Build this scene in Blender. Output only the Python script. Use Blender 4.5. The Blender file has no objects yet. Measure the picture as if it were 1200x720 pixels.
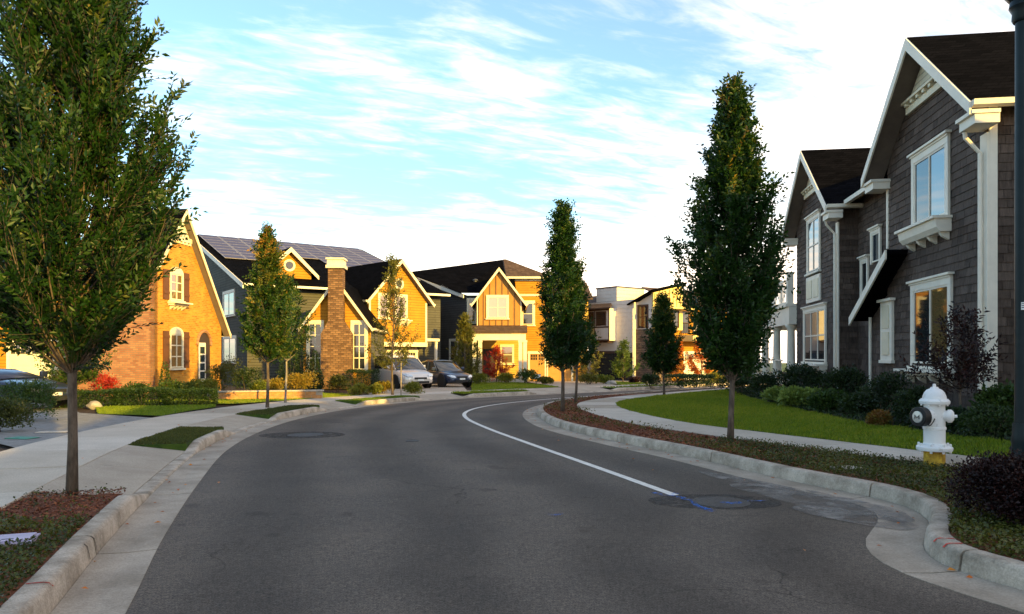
import bpy, bmesh, math, random
import numpy as np
from mathutils import Vector, Matrix
from mathutils.geometry import tessellate_polygon

random.seed(7)
RNG = np.random.default_rng(7)
SC = bpy.context.scene
COL = SC.collection
R = math.radians

# ------------------------------------------------------------------ camera
FPX = 850.0                      # focal length in photo pixels
cam_d = bpy.data.cameras.new('camera')
cam = bpy.data.objects.new('camera', cam_d)
COL.objects.link(cam)
cam.location = (0, 0, 1.5)
cam.rotation_euler = (R(90), 0, 0)
cam_d.sensor_width = 36.0
cam_d.lens = 36.0 * FPX / 1200
cam_d.shift_y = (416 - 360) / 1200
cam_d.clip_end = 5000
SC.camera = cam

# ------------------------------------------------------------------ sky, sun, exposure
SUN_AZ = (0.62, -0.785)           # horizontal direction towards the sun
SUN_EL = 15.5
world = bpy.data.worlds.new('World')
SC.world = world
world.use_nodes = True
def build_world():
    nt = world.node_tree
    nt.nodes.clear()
    N, L = nt.nodes.new, nt.links.new
    out = N('ShaderNodeOutputWorld')
    bg = N('ShaderNodeBackground')
    bg.inputs['Strength'].default_value = 0.115
    sky = N('ShaderNodeTexSky')
    sky.sky_type = 'NISHITA'
    sky.sun_disc = False
    sky.sun_elevation = R(SUN_EL)
    sky.sun_rotation = math.atan2(SUN_AZ[0], SUN_AZ[1])
    sky.altitude = 50
    sky.air_density = 1.0
    sky.dust_density = 0.6
    sky.ozone_density = 1.6
    tc = N('ShaderNodeTexCoord')
    sep = N('ShaderNodeSeparateXYZ')
    L(tc.outputs['Generated'], sep.inputs[0])
    def m(op, a, b=None, c=None, clamp=False):
        n = N('ShaderNodeMath'); n.operation = op; n.use_clamp = clamp
        for i, v in enumerate((a, b, c)):
            if v is None: continue
            if isinstance(v, (int, float)): n.inputs[i].default_value = v
            else: L(v, n.inputs[i])
        return n.outputs[0]
    zz = m('ADD', m('MAXIMUM', sep.outputs['Z'], 0.0), 0.10)
    u = m('DIVIDE', sep.outputs['X'], zz)
    v = m('DIVIDE', sep.outputs['Y'], zz)
    comb = N('ShaderNodeCombineXYZ')
    L(u, comb.inputs[0]); L(v, comb.inputs[1])
    def noise(scale, rot, sx, sy, detail, rough, dist, off):
        mp = N('ShaderNodeMapping')
        mp.inputs['Scale'].default_value = (sx, sy, 1)
        mp.inputs['Location'].default_value = (off, off * 0.7, 0)
        m0 = N('ShaderNodeMapping'); m0.inputs['Rotation'].default_value = (0, 0, R(rot)); L(comb.outputs[0], m0.inputs[0])
        L(m0.outputs[0], mp.inputs[0])
        n = N('ShaderNodeTexNoise')
        n.inputs['Scale'].default_value = scale
        n.inputs['Detail'].default_value = detail
        n.inputs['Roughness'].default_value = rough
        n.inputs['Distortion'].default_value = dist
        L(mp.outputs[0], n.inputs['Vector'])
        return n.outputs['Fac']
    big = noise(0.55, -25, 1.0, 1.5, 4, 0.55, 0.3, 3.1)
    streak = noise(3.9, -24, 0.85, 2.2, 7, 0.62, 0.5, 1.7)
    fine = noise(9.5, -18, 0.8, 2.2, 5, 0.6, 0.5, 5.2)
    d = m('ADD', m('MULTIPLY', big, 0.83), m('ADD', m('MULTIPLY', streak, 0.56), m('MULTIPLY', fine, 0.18)))
    # thicker veil low down and towards the far right of the street
    low = m('POWER', m('SUBTRACT', 1.0, m('MAXIMUM', sep.outputs['Z'], 0.0), clamp=True), 5.0)
    d = m('ADD', d, m('MULTIPLY', low, 0.56))
    d = m('ADD', d, m('MULTIPLY', sep.outputs['X'], 0.26))
    ramp = N('ShaderNodeMapRange'); ramp.interpolation_type = 'SMOOTHSTEP'
    ramp.inputs[1].default_value = 0.75; ramp.inputs[2].default_value = 1.32
    ramp.inputs[3].default_value = 0.07; ramp.inputs[4].default_value = 0.97
    L(d, ramp.inputs[0])
    mix = N('ShaderNodeMix'); mix.data_type = 'RGBA'
    L(ramp.outputs[0], mix.inputs[0])
    tint = N('ShaderNodeMix'); tint.data_type = 'RGBA'; tint.blend_type = 'MULTIPLY'
    tint.inputs[0].default_value = 1.0
    L(sky.outputs[0], tint.inputs[6]); tint.inputs[7].default_value = (0.56, 0.95, 1.06, 1)
    L(tint.outputs[2], mix.inputs[6])
    mix.inputs[7].default_value = (10.4, 8.2, 6.2, 1)
    L(mix.outputs[2], bg.inputs['Color'])
    L(bg.outputs[0], out.inputs[0])
build_world()
sun_d = bpy.data.lights.new('sun', 'SUN')
sun_d.energy = 3.5
sun_d.angle = R(0.5)
sun_d.color = (1.0, 0.65, 0.115)
sun = bpy.data.objects.new('sun', sun_d)
COL.objects.link(sun)
_s = Vector((SUN_AZ[0] * math.cos(R(SUN_EL)), SUN_AZ[1] * math.cos(R(SUN_EL)), math.sin(R(SUN_EL))))
sun.rotation_euler = _s.to_track_quat('Z', 'Y').to_euler()
sun.location = _s * 60
SC.view_settings.view_transform = 'Standard'
SC.view_settings.look = 'None'
SC.view_settings.exposure = 1.45
SC.view_settings.gamma = 1.0
SC.view_settings.use_curve_mapping = False
SC.cycles.max_bounces = 6
SC.cycles.transparent_max_bounces = 8

# ------------------------------------------------------------------ layout helpers
SLOPE = -0.01                    # the street falls gently away from the camera
def zg(y, h=0.0): return SLOPE * y + h
def gp(px, py, h=0.0):           # photo pixel on the ground -> (x, y)
    d = FPX * (1.5 - h) / (py - 424.5)
    return ((px - 600) / FPX * d, d)
def dx(px, d): return (px - 600) / FPX * d

# ------------------------------------------------------------------ materials
MATS = {}
def new_mat(name):
    m = bpy.data.materials.new(name); m.use_nodes = True
    nt = m.node_tree; b = nt.nodes['Principled BSDF']
    MATS[name] = m
    return m, nt, b
def noise_mat(name, c1, c2, scale=4.0, rough=0.7, bump=0.0, bscale=40.0, detail=6, spec=0.3, metal=0.0, stretch=(1, 1, 1), coat=0.0, lo=0.35, hi=0.65, grain=0, wear=None):
    m, nt, b = new_mat(name); N, L = nt.nodes.new, nt.links.new
    tc = N('ShaderNodeTexCoord'); mp = N('ShaderNodeMapping'); mp.inputs['Scale'].default_value = stretch
    L(tc.outputs['Object'], mp.inputs[0])
    n = N('ShaderNodeTexNoise'); n.inputs['Scale'].default_value = scale; n.inputs['Detail'].default_value = detail
    n.inputs['Roughness'].default_value = 0.65
    L(mp.outputs[0], n.inputs['Vector'])
    r = N('ShaderNodeValToRGB'); r.color_ramp.elements[0].position = lo; r.color_ramp.elements[1].position = hi
    r.color_ramp.elements[0].color = (*c1, 1); r.color_ramp.elements[1].color = (*c2, 1)
    L(n.outputs['Fac'], r.inputs[0])
    if grain:
        g = N('ShaderNodeTexNoise'); g.inputs['Scale'].default_value = grain; g.inputs['Detail'].default_value = 3; g.inputs['Roughness'].default_value = 0.7
        L(tc.outputs['Object'], g.inputs['Vector'])
        mr = N('ShaderNodeMapRange'); mr.inputs[1].default_value = 0.3; mr.inputs[2].default_value = 0.7; mr.inputs[3].default_value = 0.78; mr.inputs[4].default_value = 1.2
        L(g.outputs['Fac'], mr.inputs[0])
        mx = N('ShaderNodeMix'); mx.data_type = 'RGBA'; mx.blend_type = 'MULTIPLY'; mx.inputs[0].default_value = 1.0
        L(r.outputs[0], mx.inputs[6]); L(mr.outputs[0], mx.inputs[7]); L(mx.outputs[2], b.inputs['Base Color'])
    else: L(r.outputs[0], b.inputs['Base Color'])
    if wear:      # worn through in patches
        g = N('ShaderNodeTexNoise'); g.inputs['Scale'].default_value = wear[0]; g.inputs['Detail'].default_value = 6; g.inputs['Roughness'].default_value = 0.75
        L(tc.outputs['Object'], g.inputs['Vector'])
        mr = N('ShaderNodeMapRange'); mr.inputs[1].default_value = wear[1]; mr.inputs[2].default_value = wear[2]; L(g.outputs['Fac'], mr.inputs[0]); L(mr.outputs[0], b.inputs['Alpha'])
    b.inputs['Roughness'].default_value = rough; b.inputs['Metallic'].default_value = metal
    b.inputs['Specular IOR Level'].default_value = spec; b.inputs['Coat Weight'].default_value = coat
    if bump:
        n2 = N('ShaderNodeTexNoise'); n2.inputs['Scale'].default_value = bscale; n2.inputs['Detail'].default_value = 4
        L(mp.outputs[0], n2.inputs['Vector'])
        bp = N('ShaderNodeBump'); bp.inputs['Strength'].default_value = bump; bp.inputs['Distance'].default_value = 0.02
        L(n2.outputs['Fac'], bp.inputs['Height']); L(bp.outputs[0], b.inputs['Normal'])
    return m
def plain(name, c, rough=0.6, var=0.12, **k):
    return noise_mat(name, tuple(x * (1 - var) for x in c), tuple(min(1, x * (1 + var)) for x in c), k.pop('scale', 3.0), rough, **k)
def brick_mat(name, c1, c2, cm, bw, bh, mortar, canon=True, rough=0.85, offset=0.5, bump=0.5, dist=0.01, spec=0.2):
    m, nt, b = new_mat(name); N, L = nt.nodes.new, nt.links.new
    tc = N('ShaderNodeTexCoord'); sp = N('ShaderNodeSeparateXYZ'); cb = N('ShaderNodeCombineXYZ')
    L(tc.outputs['Object'], sp.inputs[0])
    ad = N('ShaderNodeMath'); ad.operation = 'ADD'
    if canon:
        L(sp.outputs[0], ad.inputs[0]); L(sp.outputs[2], ad.inputs[1]); L(sp.outputs[1], cb.inputs[1])
    else:
        L(sp.outputs[0], ad.inputs[0]); L(sp.outputs[1], ad.inputs[1]); L(sp.outputs[2], cb.inputs[1])
    L(ad.outputs[0], cb.inputs[0])
    br = N('ShaderNodeTexBrick'); br.offset = offset
    br.inputs['Scale'].default_value = 1.0
    br.inputs['Brick Width'].default_value = bw; br.inputs['Row Height'].default_value = bh
    br.inputs['Mortar Size'].default_value = mortar; br.inputs['Mortar Smooth'].default_value = 0.2
    br.inputs['Color1'].default_value = (*c1, 1); br.inputs['Color2'].default_value = (*c2, 1); br.inputs['Mortar'].default_value = (*cm, 1)
    L(cb.outputs[0], br.inputs['Vector'])
    n = N('ShaderNodeTexNoise'); n.inputs['Scale'].default_value = 1.6; n.inputs['Detail'].default_value = 8
    L(cb.outputs[0], n.inputs['Vector'])
    mr = N('ShaderNodeMapRange'); mr.inputs[3].default_value = 0.7; mr.inputs[4].default_value = 1.3
    L(n.outputs['Fac'], mr.inputs[0])
    mx = N('ShaderNodeMix'); mx.data_type = 'RGBA'; mx.blend_type = 'MULTIPLY'; mx.inputs[0].default_value = 1.0
    L(br.outputs['Color'], mx.inputs[6]); L(mr.outputs[0], mx.inputs[7])
    L(mx.outputs[2], b.inputs['Base Color'])
    b.inputs['Roughness'].default_value = rough; b.inputs['Specular IOR Level'].default_value = spec
    bp = N('ShaderNodeBump'); bp.inputs['Strength'].default_value = bump; bp.inputs['Distance'].default_value = dist; bp.invert = True
    L(br.outputs['Fac'], bp.inputs['Height']); L(bp.outputs[0], b.inputs['Normal'])
    return m
def leaf_mat(name, cols, trans=0.28, gloss=0.45):
    m, nt, b = new_mat(name); N, L = nt.nodes.new, nt.links.new
    at = N('ShaderNodeAttribute'); at.attribute_name = 'tone'
    r = N('ShaderNodeValToRGB')
    e = r.color_ramp.elements
    for i, c in enumerate(cols):
        p = i / (len(cols) - 1)
        if i == 0: el = e[0]; el.position = 0
        elif i == len(cols) - 1: el = e[len(e) - 1]; el.position = 1
        else: el = e.new(p)
        el.color = (*c, 1)
    L(at.outputs['Fac'], r.inputs[0]); L(r.outputs[0], b.inputs['Base Color'])
    b.inputs['Roughness'].default_value = gloss; b.inputs['Specular IOR Level'].default_value = 0.35
    t = N('ShaderNodeBsdfTranslucent'); mul = N('ShaderNodeMix'); mul.data_type = 'RGBA'; mul.blend_type = 'MULTIPLY'
    mul.inputs[0].default_value = 1; L(r.outputs[0], mul.inputs[6]); mul.inputs[7].default_value = (1.3, 1.25, 0.6, 1)
    L(mul.outputs[2], t.inputs['Color'])
    ms = N('ShaderNodeMixShader'); ms.inputs[0].default_value = trans
    L(b.outputs[0], ms.inputs[1]); L(t.outputs[0], ms.inputs[2])
    L(ms.outputs[0], nt.nodes['Material Output'].inputs[0])
    return m
def glass_mat(name, c, ior=2.0, rough=0.03, wav=0.02):
    m, nt, b = new_mat(name); N, L = nt.nodes.new, nt.links.new
    b.inputs['Base Color'].default_value = (*c, 1); b.inputs['Roughness'].default_value = rough
    b.inputs['IOR'].default_value = ior; b.inputs['Specular IOR Level'].default_value = 0.5
    tc = N('ShaderNodeTexCoord'); n = N('ShaderNodeTexNoise'); n.inputs['Scale'].default_value = 1.3; n.inputs['Detail'].default_value = 1
    L(tc.outputs['Object'], n.inputs['Vector'])
    bp = N('ShaderNodeBump'); bp.inputs['Strength'].default_value = wav; bp.inputs['Distance'].default_value = 0.05
    L(n.outputs['Fac'], bp.inputs['Height']); L(bp.outputs[0], b.inputs['Normal'])
    return m

def asphalt():
    m, nt, b = new_mat('asphalt'); N, L = nt.nodes.new, nt.links.new
    tc = N('ShaderNodeTexCoord')
    def nz(s, d=6, r=0.6):
        n = N('ShaderNodeTexNoise'); n.inputs['Scale'].default_value = s; n.inputs['Detail'].default_value = d; n.inputs['Roughness'].default_value = r
        L(tc.outputs['Object'], n.inputs['Vector']); return n.outputs['Fac']
    def ramp(f, p0, c0, p1, c1):
        r = N('ShaderNodeValToRGB'); r.color_ramp.elements[0].position = p0; r.color_ramp.elements[1].position = p1
        r.color_ramp.elements[0].color = (*c0, 1); r.color_ramp.elements[1].color = (*c1, 1); L(f, r.inputs[0]); return r.outputs[0]
    def mul(a, c):
        x = N('ShaderNodeMix'); x.data_type = 'RGBA'; x.blend_type = 'MULTIPLY'; x.inputs[0].default_value = 1
        L(a, x.inputs[6]); L(c, x.inputs[7]); return x.outputs[2]
    base = ramp(nz(95, 3, 0.7), 0.30, (0.022, 0.018, 0.015), 0.72, (0.200, 0.166, 0.137))
    blot = ramp(nz(0.45, 5), 0.3, (0.72, 0.72, 0.73), 0.7, (1.15, 1.12, 1.08))
    blot2 = ramp(nz(24.0, 5, 0.75), 0.32, (0.66, 0.66, 0.66), 0.7, (1.30, 1.28, 1.26))
    at = N('ShaderNodeAttribute'); at.attribute_name = 'lane'
    wob = N('ShaderNodeMath'); wob.operation = 'MULTIPLY_ADD'; L(nz(0.5, 3), wob.inputs[0]); wob.inputs[1].default_value = 0.10; L(at.outputs['Fac'], wob.inputs[2])
    wv = N('ShaderNodeMath'); wv.operation = 'MULTIPLY'; L(wob.outputs[0], wv.inputs[0]); wv.inputs[1].default_value = 6.283 * 4
    sn = N('ShaderNodeMath'); sn.operation = 'SINE'; L(wv.outputs[0], sn.inputs[0])
    sm = N('ShaderNodeMapRange'); sm.inputs[1].default_value = -1; sm.inputs[2].default_value = 1; L(sn.outputs[0], sm.inputs[0])
    track = ramp(sm.outputs[0], 0.1, (0.80, 0.79, 0.78), 0.9, (1.18, 1.17, 1.16))
    vo = N('ShaderNodeTexVoronoi'); vo.feature = 'DISTANCE_TO_EDGE'; vo.inputs['Scale'].default_value = 0.33
    wn = N('ShaderNodeTexNoise'); wn.inputs['Scale'].default_value = 1.3; wn.inputs['Detail'].default_value = 8; L(tc.outputs['Object'], wn.inputs['Vector'])
    va = N('ShaderNodeVectorMath'); va.operation = 'MULTIPLY_ADD'; L(wn.outputs['Color'], va.inputs[0]); va.inputs[1].default_value = (0.9, 0.9, 0); L(tc.outputs['Object'], va.inputs[2])
    L(va.outputs[0], vo.inputs['Vector'])
    crack = ramp(vo.outputs['Distance'], 0.0, (0.42, 0.42, 0.42), 0.0028, (1, 1, 1))
    cm = N('ShaderNodeMix'); cm.data_type = 'RGBA'; L(ramp(nz(0.22, 2), 0.47, (0, 0, 0), 0.56, (1, 1, 1)), cm.inputs[0]); cm.inputs[6].default_value = (1, 1, 1, 1); L(crack, cm.inputs[7])
    spots = ramp(nz(2.3, 2, 0.4), 0.25, (0.70, 0.69, 0.68), 0.33, (1, 1, 1))
    L(mul(mul(mul(mul(mul(base, blot), blot2), track), cm.outputs[2]), spots), b.inputs['Base Color'])
    # sparse pale stones
    b.inputs['Roughness'].default_value = 0.8; b.inputs['Specular IOR Level'].default_value = 0.25
    bp = N('ShaderNodeBump'); bp.inputs['Strength'].default_value = 0.6; bp.inputs['Distance'].default_value = 0.008
    L(nz(140, 3, 0.7), bp.inputs['Height']); L(bp.outputs[0], b.inputs['Normal'])
asphalt()
noise_mat('concrete', (0.45, 0.38, 0.30), (0.54, 0.462, 0.375), 1.1, 0.85, 0.25, 120, grain=55)
noise_mat('concrete_b', (0.35, 0.286, 0.218), (0.44, 0.368, 0.288), 1.2, 0.85, 0.25, 120, grain=55)
noise_mat('concrete_c', (0.50, 0.43, 0.35), (0.60, 0.522, 0.435), 1.0, 0.85, 0.25, 120, grain=55)
noise_mat('kerb_concrete', (0.18, 0.142, 0.10), (0.55, 0.46, 0.37), 2.8, 0.88, 0.4, 90, lo=0.28, hi=0.62, grain=55)
noise_mat('gutter_concrete', (0.27, 0.22, 0.167), (0.45, 0.373, 0.295), 1.5, 0.85, 0.3, 110, stretch=(1, 1, 1), grain=55)
noise_mat('driveway_mat', (0.17, 0.165, 0.16), (0.27, 0.26, 0.25), 5, 0.85, 0.4, 160, grain=55)
noise_mat('soil', (0.022, 0.014, 0.010), (0.065, 0.038, 0.026), 9, 0.95, 0.8, 60)
noise_mat('turf', (0.030, 0.060, 0.008), (0.085, 0.13, 0.012), 3.0, 0.95, 0.8, 90)
noise_mat('mulch', (0.09, 0.026, 0.011), (0.25, 0.080, 0.032), 30, 0.9)
plain('white_paint', (0.80, 0.79, 0.76), 0.5)
plain('trim_white', (0.82, 0.75, 0.63), 0.55, 0.06)
plain('trim_cream', (0.76, 0.68, 0.50), 0.55, 0.06)
plain('line_paint', (0.74, 0.69, 0.62), 0.75, 0.16, scale=14, wear=(28, 0.26, 0.36))
noise_mat('blue_paint', (0.02, 0.10, 0.42), (0.06, 0.25, 0.75), 12, 0.75, wear=(17, 0.46, 0.62))
noise_mat('red_paint', (0.50, 0.03, 0.02), (0.75, 0.10, 0.07), 15, 0.75, wear=(30, 0.38, 0.52))
noise_mat('shingle_dark', (0.046, 0.031, 0.024), (0.082, 0.056, 0.044), 7, 0.85, 0.5, 35, stretch=(3, 0.5, 1))
noise_mat('shingle_mid', (0.067, 0.046, 0.036), (0.112, 0.079, 0.062), 7, 0.85, 0.5, 35, stretch=(3, 0.5, 1))
noise_mat('shingle_light', (0.088, 0.062, 0.049), (0.14, 0.10, 0.08), 7, 0.85, 0.5, 35, stretch=(3, 0.5, 1))
plain('wall_backing', (0.045, 0.036, 0.032), 0.9)
brick_mat('roof_black', (0.0018, 0.0018, 0.0026), (0.0045, 0.0044, 0.0062), (0.001, 0.001, 0.0015), 0.30, 0.10, 0.008, canon=False, bump=0.7, spec=0.02, rough=1.0)
brick_mat('roof_brown', (0.075, 0.045, 0.03), (0.12, 0.075, 0.05), (0.03, 0.02, 0.015), 0.30, 0.10, 0.008, canon=False, bump=0.7)
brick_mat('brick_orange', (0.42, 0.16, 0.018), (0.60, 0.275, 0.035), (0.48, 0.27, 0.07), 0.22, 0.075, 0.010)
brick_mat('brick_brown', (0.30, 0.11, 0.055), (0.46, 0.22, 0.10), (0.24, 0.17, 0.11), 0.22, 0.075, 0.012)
brick_mat('stone_brown', (0.10, 0.065, 0.05), (0.24, 0.16, 0.11), (0.07, 0.055, 0.045), 0.34, 0.13, 0.014)
brick_mat('chimney_stone', (0.12, 0.06, 0.032), (0.30, 0.165, 0.085), (0.10, 0.07, 0.045), 0.26, 0.10, 0.014, canon=False, bump=0.9, dist=0.03)
brick_mat('siding_grey', (0.088, 0.085, 0.072), (0.10, 0.097, 0.083), (0.038, 0.036, 0.031), 6.0, 0.16, 0.012, bump=0.8)
brick_mat('siding_slate', (0.070, 0.066, 0.062), (0.08, 0.076, 0.071), (0.03, 0.028, 0.026), 6.0, 0.16, 0.012, bump=0.8)
brick_mat('siding_orange', (0.44, 0.205, 0.022), (0.48, 0.225, 0.025), (0.22, 0.09, 0.012), 6.0, 0.16, 0.010, bump=0.8)
brick_mat('siding_yellow', (0.55, 0.33, 0.07), (0.58, 0.35, 0.075), (0.3, 0.18, 0.04), 6.0, 0.16, 0.010, bump=0.8)
brick_mat('siding_cream', (0.72, 0.66, 0.50), (0.76, 0.70, 0.54), (0.45, 0.40, 0.3), 6.0, 0.13, 0.012, bump=0.8)
plain('board_ochre', (0.42, 0.20, 0.045), 0.7, 0.08)
plain('batten_brown', (0.20, 0.10, 0.04), 0.7)
plain('board_white', (0.70, 0.63, 0.57), 0.6, 0.05)
plain('panel_yellow_sunlit', (0.74, 0.60, 0.24), 0.6, 0.05)
plain('frame_brown', (0.085, 0.045, 0.03), 0.5)
plain('garage_cream', (0.72, 0.66, 0.52), 0.55, 0.05)
plain('garage_tan', (0.48, 0.24, 0.06), 0.6, 0.06)
plain('shutter_brown', (0.12, 0.048, 0.018), 0.65)
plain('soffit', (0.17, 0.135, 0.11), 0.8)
plain('metal_dark', (0.05, 0.05, 0.055), 0.4)
plain('door_and_shade', (0.05, 0.035, 0.03), 0.5)  # dark doors, and sheets coloured as shaded recesses
glass_mat('glass_sky', (0.03, 0.045, 0.06), 2.6)
glass_mat('glass_dark', (0.018, 0.020, 0.024), 1.8)
glass_mat('glass_blind', (0.30, 0.29, 0.26), 2.0, 0.05)
glass_mat('glass_warm', (0.16, 0.10, 0.04), 2.2)
plain('curtain', (0.70, 0.62, 0.42), 0.8)
m_, nt_, b_ = new_mat('solar_cell')
b_.inputs['Base Color'].default_value = (0.055, 0.036, 0.05, 1); b_.inputs['Roughness'].default_value = 0.45; b_.inputs['IOR'].default_value = 1.5
plain('solar_frame', (0.26, 0.24, 0.25), 0.4)
noise_mat('bark', (0.055, 0.040, 0.030), (0.16, 0.12, 0.09), 16, 0.9, 0.9, 40, stretch=(1, 1, 0.25))
noise_mat('bark_pale', (0.16, 0.13, 0.11), (0.33, 0.29, 0.25), 14, 0.9, 0.7, 40, stretch=(1, 1, 0.3))
noise_mat('hydrant_white', (0.50, 0.46, 0.42), (0.84, 0.83, 0.82), 9, 0.42, 0.25, 70, coat=0.15, lo=0.30, hi=0.42, detail=8)
noise_mat('hydrant_yellow', (0.30, 0.15, 0.02), (0.72, 0.47, 0.05), 13, 0.7)
plain('rubber_black', (0.015, 0.015, 0.016), 0.5)
plain('steel', (0.52, 0.53, 0.55), 0.35, metal=0.8)
noise_mat('lamp_teal', (0.004, 0.010, 0.013), (0.008, 0.017, 0.021), 5, 0.42, spec=0.25)
plain('lamp_globe', (0.75, 0.75, 0.72), 0.3)
plain('paper_white', (0.75, 0.75, 0.73), 0.6)
plain('ink', (0.03, 0.03, 0.035), 0.6)
noise_mat('iron', (0.028, 0.026, 0.026), (0.075, 0.070, 0.066), 20, 0.6, 0.5, 90)
noise_mat('patch', (0.030, 0.029, 0.029), (0.085, 0.074, 0.064), 45, 0.85, 0.5, 130, wear=(7, 0.38, 0.62))
noise_mat('stain', (0.17, 0.152, 0.135), (0.31, 0.28, 0.25), 4, 0.9, 0.2, 100, wear=(2.4, 0.36, 0.66))
plain('lid_green', (0.07, 0.24, 0.17), 0.55)
plain('lid_lilac', (0.48, 0.42, 0.55), 0.6)
noise_mat('boulder_mat', (0.22, 0.19, 0.16), (0.42, 0.38, 0.33), 5, 0.9, 0.6, 20)
leaf_mat('leaf_hornbeam', [(0.006, 0.022, 0.004), (0.012, 0.044, 0.006), (0.030, 0.072, 0.009), (0.13, 0.13, 0.018), (0.30, 0.15, 0.02)])
leaf_mat('leaf_gold', [(0.05, 0.06, 0.01), (0.12, 0.12, 0.018), (0.22, 0.17, 0.022), (0.32, 0.20, 0.025)])
leaf_mat('leaf_lime', [(0.06, 0.09, 0.012), (0.13, 0.16, 0.02), (0.24, 0.22, 0.03), (0.34, 0.27, 0.04)])
leaf_mat('leaf_dark', [(0.010, 0.022, 0.008), (0.020, 0.040, 0.011), (0.035, 0.065, 0.016), (0.055, 0.085, 0.02)])
leaf_mat('leaf_mid', [(0.02, 0.045, 0.010), (0.04, 0.08, 0.014), (0.075, 0.12, 0.02), (0.11, 0.15, 0.028)])
leaf_mat('leaf_hosta', [(0.11, 0.17, 0.035), (0.19, 0.26, 0.06), (0.30, 0.36, 0.10)])
leaf_mat('leaf_purple', [(0.008, 0.004, 0.005), (0.020, 0.007, 0.008), (0.042, 0.012, 0.011), (0.075, 0.022, 0.015)])
leaf_mat('leaf_red', [(0.20, 0.015, 0.01), (0.42, 0.03, 0.015), (0.55, 0.10, 0.02)])
leaf_mat('leaf_orange', [(0.35, 0.07, 0.01), (0.55, 0.14, 0.015), (0.6, 0.24, 0.03)])
leaf_mat('leaf_cover', [(0.035, 0.045, 0.010), (0.07, 0.085, 0.016), (0.13, 0.12, 0.022), (0.20, 0.09, 0.025)])
leaf_mat('grass_blade', [(0.045, 0.09, 0.006), (0.12, 0.19, 0.008), (0.20, 0.27, 0.012), (0.32, 0.30, 0.03)], 0.3)
leaf_mat('chip', [(0.06, 0.018, 0.009), (0.19, 0.055, 0.022), (0.32, 0.11, 0.045), (0.36, 0.20, 0.11)], 0.0, 0.85)
def car_paint(name, c, metal=0.5):
    m, nt, b = new_mat(name)
    b.inputs['Base Color'].default_value = (*c, 1); b.inputs['Metallic'].default_value = metal; b.inputs['Roughness'].default_value = 0.32
    b.inputs['Coat Weight'].default_value = 0.8; b.inputs['Coat Roughness'].default_value = 0.06
car_paint('paint_champagne', (0.72, 0.66, 0.60), 0.3)
car_paint('paint_navy', (0.022, 0.035, 0.075), 0.3)
car_paint('paint_midnight', (0.02, 0.028, 0.06), 0.3)
plain('plastic_black', (0.02, 0.02, 0.021), 0.6)
m_, nt_, b_ = new_mat('headlamp')
b_.inputs['Base Color'].default_value = (0.62, 0.66, 0.70, 1); b_.inputs['Roughness'].default_value = 0.12; b_.inputs['Metallic'].default_value = 0.4
plain('taillamp', (0.35, 0.02, 0.02), 0.25)

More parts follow.
